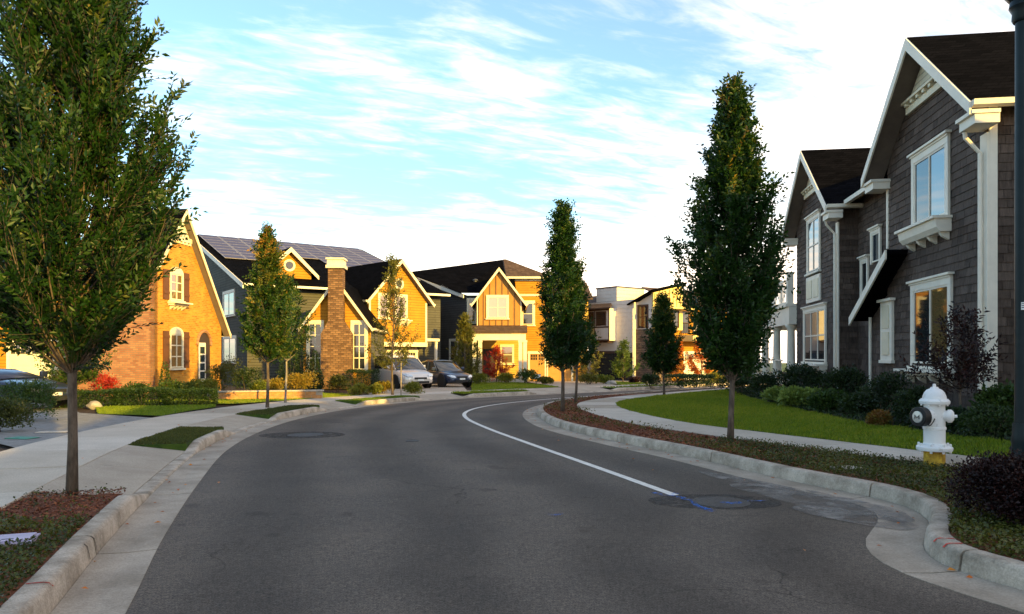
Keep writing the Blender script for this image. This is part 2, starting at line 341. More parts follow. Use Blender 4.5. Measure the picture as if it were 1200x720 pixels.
# ------------------------------------------------------------------ mesh helpers
class MB:
    def __init__(s): s.v = []; s.f = []
    def add(s, vs, fs):
        o = len(s.v); s.v += [tuple(v) for v in vs]; s.f += [tuple(i + o for i in f) for f in fs]; return s
    def box(s, x0, x1, y0, y1, z0, z1):
        return s.add([(x0, y0, z0), (x1, y0, z0), (x1, y1, z0), (x0, y1, z0), (x0, y0, z1), (x1, y0, z1), (x1, y1, z1), (x0, y1, z1)],
                     [(3, 2, 1, 0), (4, 5, 6, 7), (0, 1, 5, 4), (1, 2, 6, 5), (2, 3, 7, 6), (3, 0, 4, 7)])
    def prism(s, poly, off):      # poly: list of 3-D points, off: extrusion vector
        n = len(poly); off = Vector(off)
        vs = [Vector(p) for p in poly]; vs += [v + off for v in vs]
        fs = [tuple(range(n))[::-1], tuple(range(n, 2 * n))]
        for i in range(n): j = (i + 1) % n; fs.append((i, j, n + j, n + i))
        nn = Vector((0, 0, 0))
        for i in range(n):
            a, b = vs[i], vs[(i + 1) % n]; nn += a.cross(b)
        if nn.dot(off) < 0: fs = [f[::-1] for f in fs]
        return s.add(vs, fs)
    def bar(s, p0, p1, w, h, up=(0, 0, 1)):
        p0, p1, up = Vector(p0), Vector(p1), Vector(up)
        t = (p1 - p0).normalized(); sd = t.cross(up)
        if sd.length < 1e-4: sd = t.cross(Vector((1, 0, 0)))
        sd.normalize(); u = sd.cross(t).normalized()
        q = [p0 - sd * w / 2 - u * h / 2, p0 + sd * w / 2 - u * h / 2, p0 + sd * w / 2 + u * h / 2, p0 - sd * w / 2 + u * h / 2]
        vs = q + [v + (p1 - p0) for v in q]
        return s.add(vs, [(3, 2, 1, 0)[::-1], (4, 5, 6, 7)[::-1], (0, 4, 5, 1), (1, 5, 6, 2), (2, 6, 7, 3), (3, 7, 4, 0)])
    def tube(s, pts, rads, n=8, cap=True):
        pts = [Vector(p) for p in pts]; o = len(s.v); vs = []; fs = []
        up = Vector((0, 0, 1)); prev = None
        for i, p in enumerate(pts):
            t = (pts[min(i + 1, len(pts) - 1)] - pts[max(i - 1, 0)]).normalized()
            if prev is None:
                a = t.cross(Vector((0, 1, 0)) if abs(t.y) < 0.9 else Vector((1, 0, 0))).normalized()
            else:
                a = (prev - t * prev.dot(t)).normalized()
            prev = a; b = t.cross(a)
            r = rads[i] if hasattr(rads, '__len__') else rads
            for k in range(n):
                an = 2 * math.pi * k / n; vs.append(p + (a * math.cos(an) + b * math.sin(an)) * r)
        for i in range(len(pts) - 1):
            for k in range(n):
                k2 = (k + 1) % n; fs.append((i * n + k, i * n + k2, (i + 1) * n + k2, (i + 1) * n + k))
        if cap:
            fs.append(tuple(range(n))[::-1]); fs.append(tuple(range((len(pts) - 1) * n, len(pts) * n)))
        return s.add(vs, fs)
    def lathe(s, prof, n=24, axis='z', c=(0, 0, 0)):
        vs = []; fs = []; c = Vector(c)
        for r, h in prof:
            for k in range(n):
                a = 2 * math.pi * k / n
                p = {'z': (r * math.cos(a), r * math.sin(a), h), 'y': (r * math.sin(a), h, r * math.cos(a)), 'x': (h, r * math.cos(a), r * math.sin(a))}[axis]
                vs.append(c + Vector(p))
        m = len(prof)
        for i in range(m - 1):
            for k in range(n):
                k2 = (k + 1) % n; fs.append((i * n + k, i * n + k2, (i + 1) * n + k2, (i + 1) * n + k))
        fs.append(tuple(range(n))[::-1]); fs.append(tuple(range((m - 1) * n, m * n)))
        return s.add(vs, fs)
    def mesh(s, name, smooth=False):
        me = bpy.data.meshes.new(name); me.from_pydata(s.v, [], s.f)
        if smooth: me.polygons.foreach_set('use_smooth', [True] * len(me.polygons))
        me.update(); return me

class Wing:                       # a turned or shifted part of a house: its pieces hang directly under the house
    def __init__(s, house, M): s.house = house; s.M = M
def link(name, mesh, mat, parent=None, M=None, smooth=False, bevel=0.0):
    if isinstance(parent, Wing):
        M = parent.M @ (M if M is not None else Matrix()); parent = parent.house
    if isinstance(mesh, MB): mesh = mesh.mesh(name, smooth)
    if mat and not mesh.materials: mesh.materials.append(MATS[mat])
    o = bpy.data.objects.new(name, mesh); COL.objects.link(o)
    if parent: o.parent = parent
    if M is not None: o.matrix_local = M
    if bevel:
        b = o.modifiers.new('b', 'BEVEL'); b.width = bevel; b.segments = 2; b.limit_method = 'ANGLE'; b.angle_limit = R(40)
    if smooth and bevel == 0:
        pass
    return o
def tag(o, label=None, cat=None, group=None, kind=None):
    if label: o['label'] = label
    if cat: o['category'] = cat
    if group: o['group'] = group
    if kind: o['kind'] = kind
    return o
def empty(name, loc=(0, 0, 0), rz=0.0, label=None, cat=None, group=None):
    o = bpy.data.objects.new(name, None); COL.objects.link(o); o.location = loc; o.rotation_euler = (0, 0, rz)
    o.empty_display_size = 0.2
    return tag(o, label, cat, group)
def copy_tree(o, parent=None):
    c = o.copy(); COL.objects.link(c)
    if parent: c.parent = parent
    for ch in list(o.children): copy_tree(ch, c)
    return c
def shade_auto(me, ang=35):
    me.polygons.foreach_set('use_smooth', [True] * len(me.polygons))
    try: me.set_sharp_from_angle(angle=R(ang))
    except Exception: pass

# ------------------------------------------------------------------ polylines
def smooth_poly(pts, step=0.25):
    P = [np.array(p, float) for p in pts]
    P = [2 * P[0] - P[1]] + P + [2 * P[-1] - P[-2]]
    out = []
    for i in range(1, len(P) - 2):
        p0, p1, p2, p3 = P[i - 1:i + 3]
        n = max(2, int(np.linalg.norm(p2 - p1) / step))
        d1 = np.linalg.norm(p1 - p0) ** 0.5; d2 = np.linalg.norm(p2 - p1) ** 0.5; d3 = np.linalg.norm(p3 - p2) ** 0.5
        m1 = (p1 - p0) / d1 - (p2 - p0) / (d1 + d2) + (p2 - p1) / d2
        m2 = (p2 - p1) / d2 - (p3 - p1) / (d2 + d3) + (p3 - p2) / d3
        m1 *= d2; m2 *= d2
        for k in range(n):
            t = k / n
            out.append((2 * t**3 - 3 * t**2 + 1) * p1 + (t**3 - 2 * t**2 + t) * m1 + (-2 * t**3 + 3 * t**2) * p2 + (t**3 - t**2) * m2)
    out.append(P[-2])
    return np.array(out)
def normals(P, side):             # side +1: left of travel, -1: right
    T = np.gradient(P, axis=0); T /= np.linalg.norm(T, axis=1)[:, None]
    k = np.ones(5) / 5
    Nn = np.stack([-T[:, 1], T[:, 0]], 1) * side
    for c in range(2): Nn[2:-2, c] = np.convolve(Nn[:, c], k, 'valid')
    return Nn / np.linalg.norm(Nn, axis=1)[:, None]
def iy(P, y): return int(np.argmin(np.abs(P[:, 1] - y)))
def strip(A, B, ha, hb, n=1):     # sheet between two equal-length polylines
    mb = MB(); m = len(A)
    for i in range(m):
        for k in range(n + 1):
            t = k / n; p = A[i] * (1 - t) + B[i] * t
            mb.v.append((p[0], p[1], zg(p[1], ha * (1 - t) + hb * t)))
    for i in range(m - 1):
        for k in range(n):
            a = i * (n + 1) + k; mb.f.append((a, a + 1, a + n + 2, a + n + 1))
    return mb
def up_faces(mb):
    out = []
    for f in mb.f:
        a, b, c = (Vector(mb.v[i]) for i in f[:3])
        out.append(f if (b - a).cross(c - a).z >= 0 else f[::-1])
    mb.f = out; return mb
def poly_sheet(pts, h):
    vs = [Vector((p[0], p[1], 0)) for p in pts]
    tri = tessellate_polygon([vs])
    mb = MB(); mb.v = [(p[0], p[1], zg(p[1], h)) for p in pts]; mb.f = [tuple(t) for t in tri]
    return up_faces(mb)
def sweep_section(P, N, i0, i1, sec, hs=None):   # closed section [(offset, height)] swept along the polyline
    mb = MB(); n = len(sec); m = i1 - i0 + 1
    for q, i in enumerate(range(i0, i1 + 1)):
        e = 0.006 if i in (i0,) else 0.0
        t = P[min(i + 1, len(P) - 1)] - P[max(i - 1, 0)]; t = t / np.linalg.norm(t)
        sh = t * (0.012 if i == i0 else (-0.012 if i == i1 else 0))
        for off, h in sec:
            hh = h * hs[i] if (hs is not None and h > 0.004) else h
            p = P[i] + N[i] * off + sh
            mb.v.append((p[0], p[1], zg(p[1], hh)))
    for q in range(m - 1):
        for k in range(n):
            k2 = (k + 1) % n; mb.f.append((q * n + k, q * n + k2, (q + 1) * n + k2, (q + 1) * n + k))
    mb.f.append(tuple(range(n))); mb.f.append(tuple(range((m - 1) * n, m * n))[::-1])
    return mb
def fixn(me):
    bm = bmesh.new(); bm.from_mesh(me); bmesh.ops.recalc_face_normals(bm, faces=bm.faces); bm.to_mesh(me); bm.free(); return me

# ------------------------------------------------------------------ the street: road, gutters, kerbs, pavements
LE = smooth_poly([(9.5, -30), (4.6, -16), (1.5, -7), (-0.9, 0), (-2.30, 4.31), (-2.93, 6.06), (-3.83, 8.82), (-4.86, 12.4), (-5.42, 15.6), (-5.62, 19.2), (-5.25, 22.8), (-4.2, 26.2), (-2.2, 29.6), (1.4, 33.2), (5.9, 37.5), (10, 42.0), (16, 49.0), (40, 76)])
RE = smooth_poly([(15, -27), (10.2, -13), (7.0, -5), (4.6, 0.5), (3.15, 4.1), (2.78, 5.15), (2.80, 5.65), (3.0, 6.15), (3.40, 6.75), (3.62, 7.25), (3.62, 7.75), (3.14, 8.95), (2.40, 11.3), (1.57, 13.5), (0.66, 16.5), (0.30, 20.1), (0.52, 23.2), (1.25, 26.0), (3.0, 29.6), (5.5, 33.5), (10, 39.3), (16, 46.0), (40, 73)])
LN, RN = normals(LE, +1), normals(RE, -1)
tag(link('ground', up_faces(MB().add([(-900, -300, zg(-300, -0.35)), (900, -300, zg(-300, -0.35)), (900, 1500, zg(1500, -0.35)), (-900, 1500, zg(1500, -0.35))], [(0, 1, 2, 3)])), 'turf'), kind='structure')
def arcs(P): return np.concatenate([[0], np.cumsum(np.linalg.norm(np.diff(P, axis=0), axis=1))])
def resample(P, fr): s = arcs(P); return np.stack([np.interp(fr * s[-1], s, P[:, k]) for k in (0, 1)], 1)
_fr = np.linspace(0, 1, 420); _nx = 8
road_mb = up_faces(strip(resample(LE, _fr), resample(RE, _fr), 0.0, 0.0, _nx))
road_me = road_mb.mesh('road'); _at = road_me.attributes.new('lane', 'FLOAT', 'POINT'); _at.data.foreach_set('value', np.tile(np.linspace(0, 1, _nx + 1), 420).astype(np.float32))
road = tag(link('road', road_me, 'asphalt'), kind='structure')

# verges either side, one sheet each, level with the kerb tops
LB = LE + LN * 0.58; RBk = RE + RN * 0.58
tag(link('left_verge', poly_sheet([(-160, -30)] + list((LE + LN * 1.49)[::3]) + [(40, 200), (-160, 200)], 0.10), 'soil'), kind='structure')
tag(link('right_verge', poly_sheet(list(RBk[::3]) + [(200, 73), (200, -27)], 0.10), 'soil'), kind='structure')

def arclen(P): return np.concatenate([[0], np.cumsum(np.linalg.norm(np.diff(P, axis=0), axis=1))])
KSEC = [(0.42, -0.12), (0.425, 0.0), (0.445, 0.125), (0.465, 0.146), (0.49, 0.152), (0.585, 0.152), (0.60, 0.145), (0.60, -0.12)]
GSEC = [(0.0, 0.004), (0.21, -0.004), (0.42, 0.004), (0.42, -0.12), (0.0, -0.12)]
def kerb_run(P, Nn, cuts, name, i_from, i_to, seg, offset=0):
    hs = np.ones(len(P))
    for a, b in cuts:
        ia, ib = iy(P, a), iy(P, b)
        for i in range(len(P)):
            if ia <= i <= ib: hs[i] = 0.16
            else:
                dd = min(abs(i - ia), abs(i - ib)) * 0.25
                if dd < 0.7 and (i < ia or i > ib): hs[i] = min(hs[i], 0.16 + 0.84 * (dd / 0.7) ** 1.0)
    kerb = None
    S = arclen(P); i0 = i_from; objs = []
    while i0 < i_to - 2:
        i1 = min(i_to, int(np.searchsorted(S, S[i0] + seg)))
        if i1 <= i0 + 1: i1 = i0 + 2
        me = fixn(sweep_section(P, Nn, i0, i1, KSEC, hs).mesh('kerb_segment')); shade_auto(me, 50)
        ge = fixn(sweep_section(P, Nn, i0, i1, GSEC).mesh('gutter_segment'))
        if kerb is None:
            kerb = tag(link(name, me, 'kerb_concrete'), kind='structure')
        else:
            link('kerb_segment', me, 'kerb_concrete', kerb)
        link('gutter_segment', ge, 'gutter_concrete', kerb)
        i0 = i1
    return kerb
L_CUTS = [(8.35, 12.0), (15.3, 18.4), (22.6, 24.4), (28.6, 30.2), (33.4, 37.0)]
kerb_l = kerb_run(LE, LN, L_CUTS, 'kerb_left', iy(LE, -6), iy(LE, 48), 2.35)
kerb_r = kerb_run(RE, RN, [], 'kerb_right', iy(RE, -3), iy(RE, 48), 2.9)

def slab_strip(A, B, i0, i1, h, name, parent, mats, th=0.12, gap=0.006):
    mb = MB(); ids = list(range(i0, i1 + 1)); n = len(ids)
    for q, i in enumerate(ids):
        t = (A[min(i + 1, len(A) - 1)] - A[max(i - 1, 0)]); t = t / (np.linalg.norm(t) + 1e-9)
        sh = t * (gap if q == 0 else (-gap if q == n - 1 else 0))
        for p in (A[i] + sh, B[i] + sh):
            mb.v.append((p[0], p[1], zg(p[1], h))); mb.v.append((p[0], p[1], zg(p[1], h - th)))
    for q in range(n - 1):
        a = q * 4; b = a + 4
        mb.f += [(a, a + 2, b + 2, b), (a + 1, b + 1, b + 3, a + 3), (a, b, b + 1, a + 1), (a + 2, a + 3, b + 3, b + 2)]
    mb.f += [(0, 1, 3, 2), ((n - 1) * 4, (n - 1) * 4 + 2, (n - 1) * 4 + 3, (n - 1) * 4 + 1)]
    me = fixn(mb.mesh(name))
    return link(name, me, random.choice(mats), parent)
CONC = ['concrete', 'concrete', 'concrete_b', 'concrete_c']
# left pavement
SN, SF = LE + LN * 1.50, LE + LN * 3.10
pav_l = None; i = iy(LE, -6); S = arclen(LE)
while i < iy(LE, 47):
    j = int(np.searchsorted(S, S[i] + 1.75))
    hh = 0.156 + random.uniform(-0.002, 0.002)
    o = slab_strip(SN, SF, i, j, hh, 'pavement_left' if pav_l is None else 'paving_slab', pav_l, CONC)
    if pav_l is None: pav_l = tag(o, kind='structure')
    i = j
# right pavement, on its own line
RFr = smooth_poly([(10.5, -3), (8.9, 1.5), (7.3, 5.4), (5.80, 8.93), (5.02, 10.6), (3.75, 13.2), (2.80, 15.4), (2.20, 18.4), (1.98, 21.9), (2.45, 24.8), (4.2, 28.4), (7, 32.3), (11.5, 38), (18, 45), (32, 60)], 0.2)
RFn = normals(RFr, -1)
pav_r = None; i = iy(RFr, -2); S = arclen(RFr); RBr = RFr + RFn * 1.25
while i < iy(RFr, 46):
    j = int(np.searchsorted(S, S[i] + 1.55))
    o = slab_strip(RFr, RBr, i, j, 0.158 + random.uniform(-0.002, 0.002), 'pavement_right' if pav_r is None else 'paving_slab', pav_r, CONC)
    if pav_r is None: pav_r = tag(o, kind='structure')
    i = j
# driveway aprons between kerb and pavement (left side)
for q, (a, b) in enumerate(L_CUTS):
    i0, i1 = iy(LE, a - 0.25), iy(LE, b + 0.25)
    A, B = LE + LN * 0.605, LE + LN * 1.492
    mid = (i0 + i1) // 2; ap = None
    for (u, v) in ((i0, mid), (mid, i1)):
        mb = MB(); ids = list(range(u, v + 1)); n = len(ids)
        for k, i in enumerate(ids):
            tt = LE[i + 1] - LE[i - 1]; tt /= np.linalg.norm(tt); sh = tt * (0.006 if k == 0 else (-0.006 if k == n - 1 else 0))
            for p, h in ((A[i] + sh, 0.028), (B[i] + sh, 0.152)):
                mb.v.append((p[0], p[1], zg(p[1], h))); mb.v.append((p[0], p[1], zg(p[1], h - 0.12)))
        for k in range(n - 1):
            s0 = k * 4; s1 = s0 + 4
            mb.f += [(s0, s0 + 2, s1 + 2, s1), (s0 + 1, s1 + 1, s1 + 3, s0 + 3), (s0, s1, s1 + 1, s0 + 1), (s0 + 2, s0 + 3, s1 + 3, s1 + 2)]
        mb.f += [(0, 1, 3, 2), ((n - 1) * 4, (n - 1) * 4 + 2, (n - 1) * 4 + 3, (n - 1) * 4 + 1)]
        me = fixn(mb.mesh('apron_slab'))
        if ap is None:
            ap = tag(link('driveway_apron', me, 'concrete_b'), kind='structure')
        else: link('apron_slab', me, 'concrete_b', ap)

# painted lines and marks, valve covers, patches (all lie on the road)
WL = smooth_poly([(1.83, 8.15), (1.21, 10.3), (0.31, 13.35), (-0.58, 16.5), (-1.22, 19.4), (-1.38, 21.6), (-1.08, 23.9), (-0.1, 26.6), (1.7, 29.6), (4.3, 32.9), (8.3, 37.2), (13, 42.4)])
WN = normals(WL, 1)
link('lane_line', up_faces(strip(WL - WN * 0.055, WL + WN * 0.055, 0.005, 0.005)), 'line_paint', road)
def blob(cx, cy, rx, ry, h, n=40, jit=0.12, rot=0.0, seed=1):
    rr = random.Random(seed); ph = [rr.uniform(0, 6.28) for _ in range(5)]
    pts = []
    for k in range(n):
        a = 2 * math.pi * k / n
        s = 1 + jit * sum(math.sin(a * (q + 2) + ph[q]) / (q + 1.5) for q in range(5))
        x, y = rx * s * math.cos(a), ry * s * math.sin(a)
        pts.append((cx + x * math.cos(rot) - y * math.sin(rot), cy + x * math.sin(rot) + y * math.cos(rot)))
    return poly_sheet(pts, h)
def cover(px, py, r, name='utility_cover'):
    x, y = gp(px, py); c = Matrix.Translation((x, y, zg(y)))
    mb = MB().lathe([(r, 0.0), (r, 0.008), (r * 0.93, 0.010), (r * 0.90, 0.006), (r * 0.55, 0.009), (r * 0.5, 0.006), (0.01, 0.009)], 28)
    o = link(name, mb, 'iron', road); o.location = (x, y, zg(y)); return o
for (px, py, rx, ry, sd) in ((355, 510, 0.85, 0.7, 3), (838, 588, 0.72, 0.42, 5)):
    x, y = gp(px, py); link('road_patch', blob(x, y, rx, ry, 0.0035, 44, 0.03, 0, sd), 'patch', road)
cover(358, 510, 0.36); cover(845, 589, 0.30); cover(483, 517, 0.13)
for (px, py, rx, ry, sd, rot) in ((955, 586, 1.15, 0.42, 11, -1.1), (1000, 606, 0.62, 0.30, 12, -0.9), (880, 566, 0.9, 0.20, 13, -1.15)):
    x, y = gp(px, py); link('dust_stain', blob(x, y, rx, ry, 0.0065 + 0.0005 * (sd - 11), 44, 0.1, rot, sd), 'stain', road)
def paint_stroke(pts, w, mat, seed, name='paint_mark'):
    P = smooth_poly([gp(*p) for p in pts], 0.05); Nn = normals(P, 1); rr = np.random.default_rng(seed)
    wv = w * (0.7 + 0.6 * np.convolve(rr.random(len(P) + 4), np.ones(5) / 5, 'valid'))[:, None] / 2
    link(name, up_faces(strip(P - Nn * wv, P + Nn * wv, 0.0085, 0.0085)), mat, road)
paint_stroke([(766, 578), (778, 581), (792, 582), (800, 585), (812, 588)], 0.07, 'blue_paint', 1)
paint_stroke([(795, 583), (808, 586), (818, 594), (836, 599)], 0.06, 'blue_paint', 2)
paint_stroke([(820, 596), (828, 598), (837, 600)], 0.09, 'blue_paint', 3)
paint_stroke([(846, 589), (858, 591), (868, 589)], 0.08, 'blue_paint', 4)
paint_stroke([(876, 588), (890, 588), (900, 587)], 0.03, 'blue_paint', 5)
paint_stroke([(642, 604), (650, 604.5), (658, 603)], 0.05, 'blue_paint', 6)
paint_stroke([(786, 580), (790, 579), (796, 580)], 0.06, 'blue_paint', 7)
# spray marks on the kerbs: drawn just proud of the concrete
def kerb_mark(P, Nn, y, o0, o1, w, mat, parent, name='paint_mark'):
    i = iy(P, y); t = P[i + 1] - P[i - 1]; t /= np.linalg.norm(t)
    prof = [(0.424, 0.03), (0.443, 0.125), (0.463, 0.149), (0.49, 0.1555), (0.585, 0.1555)]
    prof = [(a - 0.0035 if h < 0.14 else a, h) for a, h in prof if o0 <= a <= o1]
    mb = MB()
    for a, h in prof:
        for s in (-w / 2, w / 2):
            p = P[i] + Nn[i] * a + t * s; mb.v.append((p[0], p[1], zg(p[1], h)))
    for k in range(len(prof) - 1): mb.f.append((2 * k, 2 * k + 1, 2 * k + 3, 2 * k + 2))
    link(name, up_faces(mb), mat, parent)
kerb_mark(RE, RN, 5.62, 0.44, 0.6, 0.022, 'red_paint', kerb_r); kerb_mark(RE, RN, 5.45, 0.44, 0.6, 0.022, 'red_paint', kerb_r)
kerb_mark(LE, LN, 4.62, 0.44, 0.6, 0.018, 'red_paint', kerb_l); kerb_mark(LE, LN, 4.50, 0.44, 0.6, 0.018, 'red_paint', kerb_l)
for q in range(4): kerb_mark(LE, LN, 5.55 + q * 0.07, 0.42, 0.47, 0.014, 'soil', kerb_l, 'stamped_mark')

# ------------------------------------------------------------------ foliage
def unit(a): return a / (np.linalg.norm(a, axis=-1, keepdims=True) + 1e-9)
def leaf_mesh(name, pos, dirs, nrm, length, width, tone, mat, fold=0.25, kink=0.0):
    n = len(pos); d = unit(dirs); s = unit(np.cross(d, nrm)); u = np.cross(s, d)
    ln = np.broadcast_to(np.asarray(length, float), (n,))[:, None]; wd = np.broadcast_to(np.asarray(width, float), (n,))[:, None]
    V = np.empty((n, 4, 3))
    V[:, 0] = pos
    V[:, 1] = pos + d * ln * 0.45 + s * wd * 0.5 + u * wd * fold
    V[:, 2] = pos + d * ln - u * ln * kink
    V[:, 3] = pos + d * ln * 0.45 - s * wd * 0.5 + u * wd * fold
    base = np.arange(n)[:, None] * 4
    T = np.concatenate([base + np.array([[0, 1, 2]]), base + np.array([[0, 2, 3]])], 1).reshape(-1, 3)
    me = bpy.data.meshes.new(name)
    me.vertices.add(n * 4); me.vertices.foreach_set('co', V.reshape(-1).astype(np.float32))
    me.loops.add(n * 6); me.loops.foreach_set('vertex_index', T.reshape(-1).astype(np.int32))
    me.polygons.add(n * 2); me.polygons.foreach_set('loop_start', (np.arange(n * 2) * 3).astype(np.int32))
    me.update(calc_edges=True)
    at = me.attributes.new('tone', 'FLOAT', 'POINT'); at.data.foreach_set('value', np.repeat(np.clip(tone, 0, 1), 4).astype(np.float32))
    me.materials.append(MATS[mat])
    return me
def interp_prof(prof, z): return np.interp(z, [p[0] for p in prof], [p[1] for p in prof])

def tree(name, label, loc, H, clear, prof, n_limb, n_twig, n_leaf, leaf, mat, trunk_r, bark='bark', seed=1, group=None, cat='tree', lean=(0, 0), leaf_fwd=(0.45, 0.9), rand=0.55, tip_gold=0.0, twig_len=0.34, rise=(0.25, 0.55), out_only=0.15, tone_mu=0.36, twigs_drawn=False, spread=1.0, aspect=0.5):
    """prof: crown radius against height fraction between clear and H."""
    rg = np.random.default_rng(seed)
    root = empty(name, (loc[0], loc[1], zg(loc[1], loc[2] if len(loc) > 2 else 0.13)), 0, label, cat, group)
    # trunk
    m = 12; zs = np.linspace(-0.08, H * 0.93, m)
    wob = np.cumsum(rg.normal(0, 0.012, (m, 2)), 0) * min(1, H / 5)
    tp = [(wob[k, 0] + lean[0] * z, wob[k, 1] + lean[1] * z, z) for k, z in enumerate(zs)]
    tr = [max(0.008, trunk_r * (1.25 if k == 0 else 1.0) * (1 - 0.92 * max(0, z) / H)) for k, z in enumerate(zs)]
    mb = MB().tube(tp, tr, 10)
    me = mb.mesh('trunk', True); trunk = link('trunk', me, bark, root)
    tp = np.array(tp)
    def trunk_at(z): return np.stack([np.interp(z, tp[:, 2], tp[:, 0]), np.interp(z, tp[:, 2], tp[:, 1]), z], -1)
    # limbs
    lob = (rg.uniform(0.07, 0.13), rg.uniform(0, 6), rg.uniform(0.07, 0.13), rg.uniform(0, 6))
    lb = MB(); P = []; Dv = []; tw_mb = MB(); ang = rg.uniform(0, 6.28)
    for i in range(n_limb):
        f = (i + rg.uniform(0.0, 1.0)) / n_limb
        ang += 2.39996 + rg.normal(0, 0.35)
        ztip = clear + (H - clear) * min(0.995, 0.04 + 0.96 * f ** 0.85)
        rt = interp_prof(prof, (ztip - clear) / (H - clear)) * (rg.uniform(0.5, 1.03) + (0.22 if rg.random() < 0.12 else 0))
        zf_ = (ztip - clear) / (H - clear); rt *= 1 + lob[0] * math.sin(2 * ang + lob[1] + 5 * zf_) + lob[2] * math.sin(3 * ang - lob[3] + 11 * zf_) * (1 - 0.5 * zf_)
        z0 = max(clear * 0.92, ztip - rt * rg.uniform(0.9, 1.5) - rise[0] - rg.uniform(0, rise[1]))
        z0 = min(z0, ztip - 0.1)
        a = trunk_at(np.array(z0)); b = trunk_at(np.array(min(ztip, H * 0.93))) * [1, 1, 0] + [rt * math.cos(ang), rt * math.sin(ang), ztip]
        c = a * 0.5 + b * 0.5 + np.array([rt * math.cos(ang) * 0.22, rt * math.sin(ang) * 0.22, -0.10 * (ztip - z0)])
        ts = np.linspace(0, 1, 7)[:, None]
        q = (1 - ts) ** 2 * a + 2 * ts * (1 - ts) * c + ts ** 2 * b
        lb.tube(q, np.linspace(max(0.006, trunk_r * 0.26), 0.0035, 7), 5, False)
        k = n_twig; t = np.sort(rg.uniform(0.18, 1.0, k) ** 0.8)[:, None]
        p = (1 - t) ** 2 * a + 2 * t * (1 - t) * c + t ** 2 * b
        tang = unit(2 * (1 - t) * (c - a) + 2 * t * (b - c))
        outw = np.array([math.cos(ang), math.sin(ang), 0.15])
        dv = unit(tang * 0.7 + rg.normal(0, rand, (k, 3)) * spread + outw * 0.28 + np.array([0, 0, 0.35]))
        P.append(p + rg.normal(0, 0.03, (k, 3))); Dv.append(dv)
    link('limbs', lb.mesh('limbs', True), bark, root)
    P = np.concatenate(P); Dv = np.concatenate(Dv)
    # leaves in two ranks along each twig
    nt = len(P); tl = twig_len * rg.uniform(0.6, 1.25, nt)
    tt = (np.arange(n_leaf) + 0.5) / n_leaf
    droop = rg.normal(0, 0.1, (nt, 1, 3))
    pos = P[:, None] + Dv[:, None] * (tl[:, None] * tt[None])[:, :, None] + droop * (tt ** 2)[None, :, None] * tl[:, None, None]
    ref = unit(rg.normal(0, 1, (nt, 3))); side = unit(np.cross(Dv, ref))
    sg = np.where(np.arange(n_leaf) % 2 == 0, 1.0, -1.0)
    dirs = Dv[:, None] * rg.uniform(*leaf_fwd, (nt, n_leaf, 1)) + side[:, None] * sg[None, :, None] * 0.8 + rg.normal(0, 0.22, (nt, n_leaf, 3))
    nr = np.cross(np.broadcast_to(Dv[:, None], dirs.shape), np.broadcast_to(side[:, None], dirs.shape)); nr = nr * np.where(nr[..., 2:] < 0, -1, 1) + rg.normal(0, 0.35, dirs.shape)
    tone = np.repeat(rg.normal(tone_mu, 0.13, nt), n_leaf) + rg.normal(0, 0.07, nt * n_leaf)
    if tip_gold:
        zf = (np.repeat(P[:, 2], n_leaf) - clear) / (H - clear)
        goldclump = np.repeat(rg.random(nt) < tip_gold, n_leaf)
        tone = tone + goldclump * np.clip(zf - 0.35, 0, 1) * 0.9
    N = nt * n_leaf; ls = leaf * rg.uniform(0.7, 1.25, N)
    keep = rg.random(N) > 0.06
    me = leaf_mesh('crown', pos.reshape(-1, 3)[keep], dirs.reshape(-1, 3)[keep], nr.reshape(-1, 3)[keep], ls[keep], (ls * aspect)[keep], tone[keep], mat)
    link('crown', me, None, root)
    if twigs_drawn:
        for k in range(0, nt): tw_mb.tube([P[k], P[k] + Dv[k] * tl[k]], [0.003, 0.0012], 3, False)
        link('twigs', tw_mb, bark, root)
    return root

